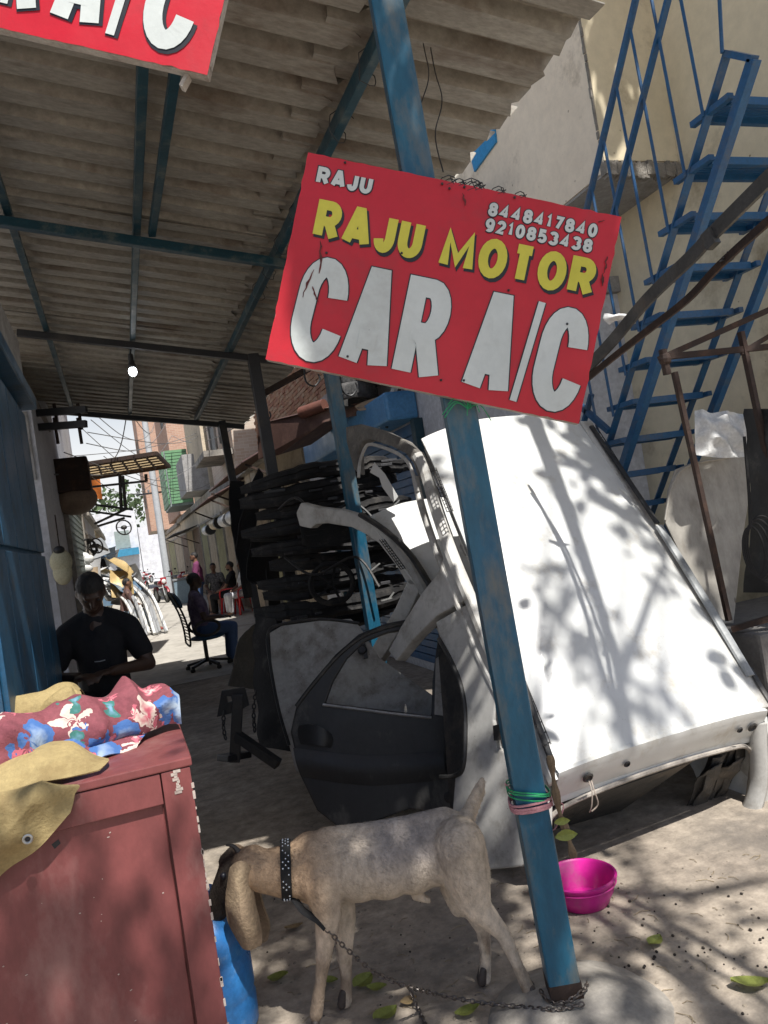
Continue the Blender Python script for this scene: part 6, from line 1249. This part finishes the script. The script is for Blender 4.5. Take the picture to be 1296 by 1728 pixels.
mb = MB(); patch(mb, [[P(1258, 690, 4.22), P(1330, 690, 4.0)], [P(1262, 780, 4.22), P(1330, 780, 4.0)], [P(1268, 860, 4.22), P(1330, 860, 4.0)], [P(1258, 1000, 4.22), P(1330, 1000, 4.0)]], 12, 20, .03, 4, .006, -.01, 12, 4); o = mb.build('black_sheet', BLACKP, None, smooth=True); tag(o, 'black sheet hung on the wall beside the leaning panel', 'sheet')
cx = P(1272, 930, 4.02); mb = MB()
for k in range(4): mb.tube([cx + RT*(.055*(1+.2*k)*cos(a)+.02*k) + V((0, 0, .13*(1+.12*k)*sin(a))) for a in [2*pi*q/26 for q in range(27)]], .005, 6, False)
mb.tube(spline([cx+V((0, 0, .12)), cx+V((.03, 0, .3)), cx+V((.06, 0, .6))], 10), .008, 6); o = mb.build('cable_coil', OLDP, None, smooth=True); tag(o, 'coil of black cable hanging in the shade at the photo edge', 'cable')
mb = MB(); mb.bar(P(1235, 1062, 4.1), P(1310, 1040, 4.0), .04, .03); o = mb.build('iron_bar', RUST); tag(o, 'iron bar lying on the plinth', 'bar')
# ---- rusty gate frame in front of the stair
rf = thing('rusty_frame', 'rusty tube frame with hinge collar standing before the blue stair', 'frame', P(1235, 1050, 4.12))
fr = lambda px, py: P(px, py, 4.12)
for a, b, w in (((1112, 606), (1300, 522), .03), ((1125, 602), (1300, 585), .03), ((1250, 596), (1300, 566), .025), ((1138, 628), (1230, 1047), .026), ((1250, 560), (1296, 780), .028)):
    mb = MB(); mb.bar(fr(*a), fr(*b), w, w); mb.build('tube', RUST, rf)
mb = MB(); mb.ell(fr(1122, 606), (.034, .034, .04), None, 10, 6); mb.tube([fr(1118, 590), fr(1126, 632)], .022, 8); mb.build('hinge_collar', RUST, rf)
# ---- dark strips slung from the sign to the upper right; their shadow falls on the roof
def shadow_meet(px, py, s1, s2):
    """the place on the view ray of (px,py) whose shadow falls on the roof line s1-s2"""
    a = roof_pt(*s1); b = roof_pt(*s2); nn = (b-a).cross(LD).normalized(); return hit(px, py, nn, a)
def roof_pt(px, py): return hit(px, py, NRM, SHBL+NRM*.09)
STRIP = pm('dull_strip', (.10, .098, .095), (.06, .058, .055), 7, .45, .3, .1, 40, dirt=(.16, .13, .1), damt=.3)
d1 = P(925, 688, 4.05); d2 = P(1330, 268, 2.47)
sl1 = thing('metal_strip', 'long flat dark strip slung from behind the sign up to the right edge', 'strip', d1); mb = MB(); pts = spline([d1, P(1022, 588, 3.58), P(1090, 508, 3.28), P(1170, 430, 2.95), P(1205, 392, 2.82), d2], 30)
for i in range(30): mb.bar(pts[i], pts[i+1]+(pts[i+1]-pts[i])*.02, .014, .056)
mb.build('strip', STRIP, sl1); mb = MB(); mb.bar(P(1192, 410, 2.85), P(1206, 396, 2.81), .03, .066); mb.build('joint_clip', STRIP, sl1)
sl2 = thing('metal_strip', 'thinner strip hanging under the long flat one and wired to it', 'strip', P(1020, 622, 3.6)); mb = MB(); pts = spline([P(930, 690, 4.0), P(1020, 615, 3.62), P(1090, 560, 3.32), P(1160, 505, 3.05), P(1215, 447, 2.86), P(1300, 370, 2.55)], 30)
for i in range(30): mb.bar(pts[i], pts[i+1]+(pts[i+1]-pts[i])*.02, .012, .030)
mb.build('strip', RUST, sl2)
mb = MB(); c = P(1222, 436, 2.84); q = random.Random(4); mb.tube(spline([c+V((q.uniform(-.035, .045), q.uniform(-.02, .02), q.uniform(-.02, .02))) for _ in range(16)], 90), .003, 5); o = mb.build('tie_wire', BLACKM); tag(o, 'tangle of black wire tying the two strips together', 'wire')
mb = MB(); c = P(1038, 536, 3.5); patch(mb, [[c+RT*-.045+V((0, 0, .026)), c+V((0, 0, .012)), c+RT*.05+V((0, 0, .006))], [c+RT*-.052, c-FL*.025, c+RT*.06-V((0, 0, .002))], [c+RT*-.03-V((0, 0, .03)), c-V((0, 0, .012)), c+RT*.055-V((0, 0, .012))]], 12, 10, .008, 30, .004); o = mb.build('white_knot', TOW, None, smooth=True); tag(o, 'knotted scrap of white cloth tied at the strip end by the sign', 'knot')
# ---- hanging wires from canopy by the sign
for i, (a, b) in enumerate((((712, 60), (718, 250)), ((730, 100), (748, 290)))):
    p, q = P(*a, 2.9), P(*b, 2.45); mb = MB(); mb.tube(spline([p+V((0, 0, .5)), p, p.lerp(q, .4)+RT*.02, p.lerp(q, .7)-RT*.015, q], 30), .0022, 5); o = mb.build('hanging_wire', BLACKM); tag(o, ['thin wire dangling from the canopy just right of the leaning post', 'twisted wire dangling from the canopy to the sign top'][i], 'wire')
mb = MB(); c = P(790, 690, 2.36); q = random.Random(9)
for k in range(7): e = c+V((q.uniform(-.09, .09), 0, q.uniform(-.05, .03))); mb.tube(spline([c, (c+e)/2+V((0, -.01, .03)), e], 8), .0016, 4)
o = mb.build('frayed_twine', GRN); tag(o, 'frayed green twine sprouting under the big sign', 'twine')
# ================================================================== yard tree behind the camera: throws the dappled shade
ft = LV(1.9, -3.2, 0); tr = thing('yard_tree', 'leafy yard tree standing behind the viewer and shading the yard', 'tree', ft)
BARK = pm('bark', (.14, .10, .07), (.09, .065, .045), 9, .95, 0, .7, 30, stretch=(1, 1, .3)); LFT = pm('tree_leaf', (.07, .13, .03), (.10, .17, .04), 6, .6, 0, .1, trans=.35)
r = random.Random(31)
def over(target, h):                                       # the spot at height h that shades the target
    return V(target) - LD*((h-target[2])/-LD.z)
goals = []
def shade(px, py, h, rad, n, z=0, on_roof=False):
    c = roof_pt(px, py) if on_roof else G(px, py, z); goals.append((over(c, h), rad, n))
for px, py, rad, n in ((1010, 1110, .28, 46), (1110, 960, .18, 22), (950, 1020, .22, 32), (1100, 1170, .16, 18), (930, 820, .1, 10), (1000, 780, .14, 14), (740, 770, .14, 12), (1050, 880, .12, 14)): shade(px, py, r.uniform(8.4, 9.6), rad, n, on_roof=True)
for px, py, rad, n in ((760, 1560, .42, 210), (620, 1500, .45, 290), (520, 1640, .36, 210), (860, 1610, .25, 40), (1050, 1580, .3, 14), (1200, 1560, .4, 22), (1130, 1700, .3, 14), (1290, 1620, .3, 14), (700, 1700, .35, 120), (640, 1420, .42, 240), (580, 1420, .42, 220)):
    shade(px, py, r.uniform(5.2, 6.8), rad, n)
for px, py, rad, n in ((40, 1660, .2, 60), (210, 1600, .07, 16), (300, 1690, .13, 30), (140, 1700, .10, 20)):
    c = AY(px, py, Yf); goals.append((over(c, r.uniform(5.6, 6.6)), rad, n))
for px, py, rad, n in ((600, 320, .16, 110), (900, 420, .24, 240), (600, 560, .16, 110), (820, 560, .2, 190), (960, 640, .18, 130), (690, 430, .12, 70), (780, 350, .15, 120)):
    goals.append((over(P(px, py, SDEP), r.uniform(5.4, 6.4)), rad, n))
big = []  # dense leaf clumps added out of view to keep stair and wall shaded
for q in ((3.75, 4.3, 4.4), (3.75, 4.3, 5.2), (3.2, 3.0, 3.6), (3.4, 3.3, 3.0), (3.4, 3.9, 2.2), (3.4, 4.5, 1.4), (3.5, 2.7, 4.2), (3.75, 3.2, 2.0), (3.75, 3.1, 3.0), (3.5, 3.1, 1.2), (3.4, 3.0, .7), (3.6, 3.6, 1.6)): big.append((over(q, q[2]+r.uniform(3.2, 4.2)), .42, 150))
mb = MB()
for c, rad, n in big:
    for i in range(n): leafmesh(mb, c+V((r.gauss(0, rad*.6), r.gauss(0, rad*.6), r.gauss(0, rad*.6))), r.uniform(0, 6.28), r.uniform(.12, .2), r.uniform(.04, .06), V((r.uniform(-.4, .4), r.uniform(-.8, .2), 1)).normalized(), .2)
for c, rad, n in goals:
    for i in range(n):
        p = c+V((r.gauss(0, rad*.55), r.gauss(0, rad*.55), r.gauss(0, rad*.9))); leafmesh(mb, p, r.uniform(0, 6.28), r.uniform(.07, .13), r.uniform(.02, .04), V((r.uniform(-.5, .5), r.uniform(-.5, .5), 1)).normalized(), .2)
mb.build('crown', LFT, tr)
hub = ft+V((0, 0, 4.4)); mb = MB(); mb.tube(spline([ft-V((0, 0, .1)), ft+V((.1, .1, 1.6)), ft+V((-.05, .1, 3.2)), hub], 20), [.24-.005*i for i in range(21)], 12); mb.build('trunk', BARK, tr, smooth=True)
mb = MB()
for c, rad, n in goals:
    m = hub.lerp(c, .5)+V((r.uniform(-.3, .3), r.uniform(-.3, .3), .5)); mb.tube(spline([hub, m, c], 14), [.055-.0034*i for i in range(15)], 6)
mb.build('branch', BARK, tr, smooth=True)
# unseen limbs added so their shadows cross the white roof and the ground
def shadow_limb(pts, r0, r1):
    mb = MB(); n = 24; mb.tube(spline(pts, n), [r0+(r1-r0)*i/n for i in range(n+1)], 8); mb.build('shadow_limb', BARK, tr, smooth=True)
shadow_limb([over(roof_pt(1085, 1290), 7.1), over(roof_pt(1045, 1180), 6.1), over(roof_pt(1090, 1030), 6.2), over(roof_pt(1120, 950), 6.3), over(roof_pt(1135, 890), 6.5)], .035, .012)
shadow_limb([over(roof_pt(1040, 1200), 6.2), over(roof_pt(1000, 1120), 6.3), over(roof_pt(940, 1040), 6.4), over(roof_pt(900, 990), 6.5)], .02, .008)
shadow_limb([over(roof_pt(898, 705), 4.4), over(roof_pt(940, 830), 4.3), over(roof_pt(985, 960), 4.2), over(roof_pt(1040, 1130), 4.1), over(roof_pt(1078, 1295), 4.0)], .058, .016)  # added out of view to cast the straight pole shadow down the roof
shadow_limb([over(G(985, 1530), 3.3), over(G(1120, 1625), 3.3), over(G(1275, 1750), 3.3)], .024, .036)
shadow_limb([over(G(1040, 1505), 3.4), over(G(1170, 1580), 3.4), over(G(1320, 1670), 3.4)], .014, .022)
shadow_limb([over(G(1010, 1512), 3.5), over(G(1150, 1600), 3.5), over(G(1310, 1705), 3.5)], .011, .013)
shadow_limb([over(G(1000, 1500), 6.4), over(G(1150, 1510), 6.4), over(G(1310, 1480), 6.4)], .05, .02)
for o in bpy.data.objects:
    if '_w' in o: del o['_w']
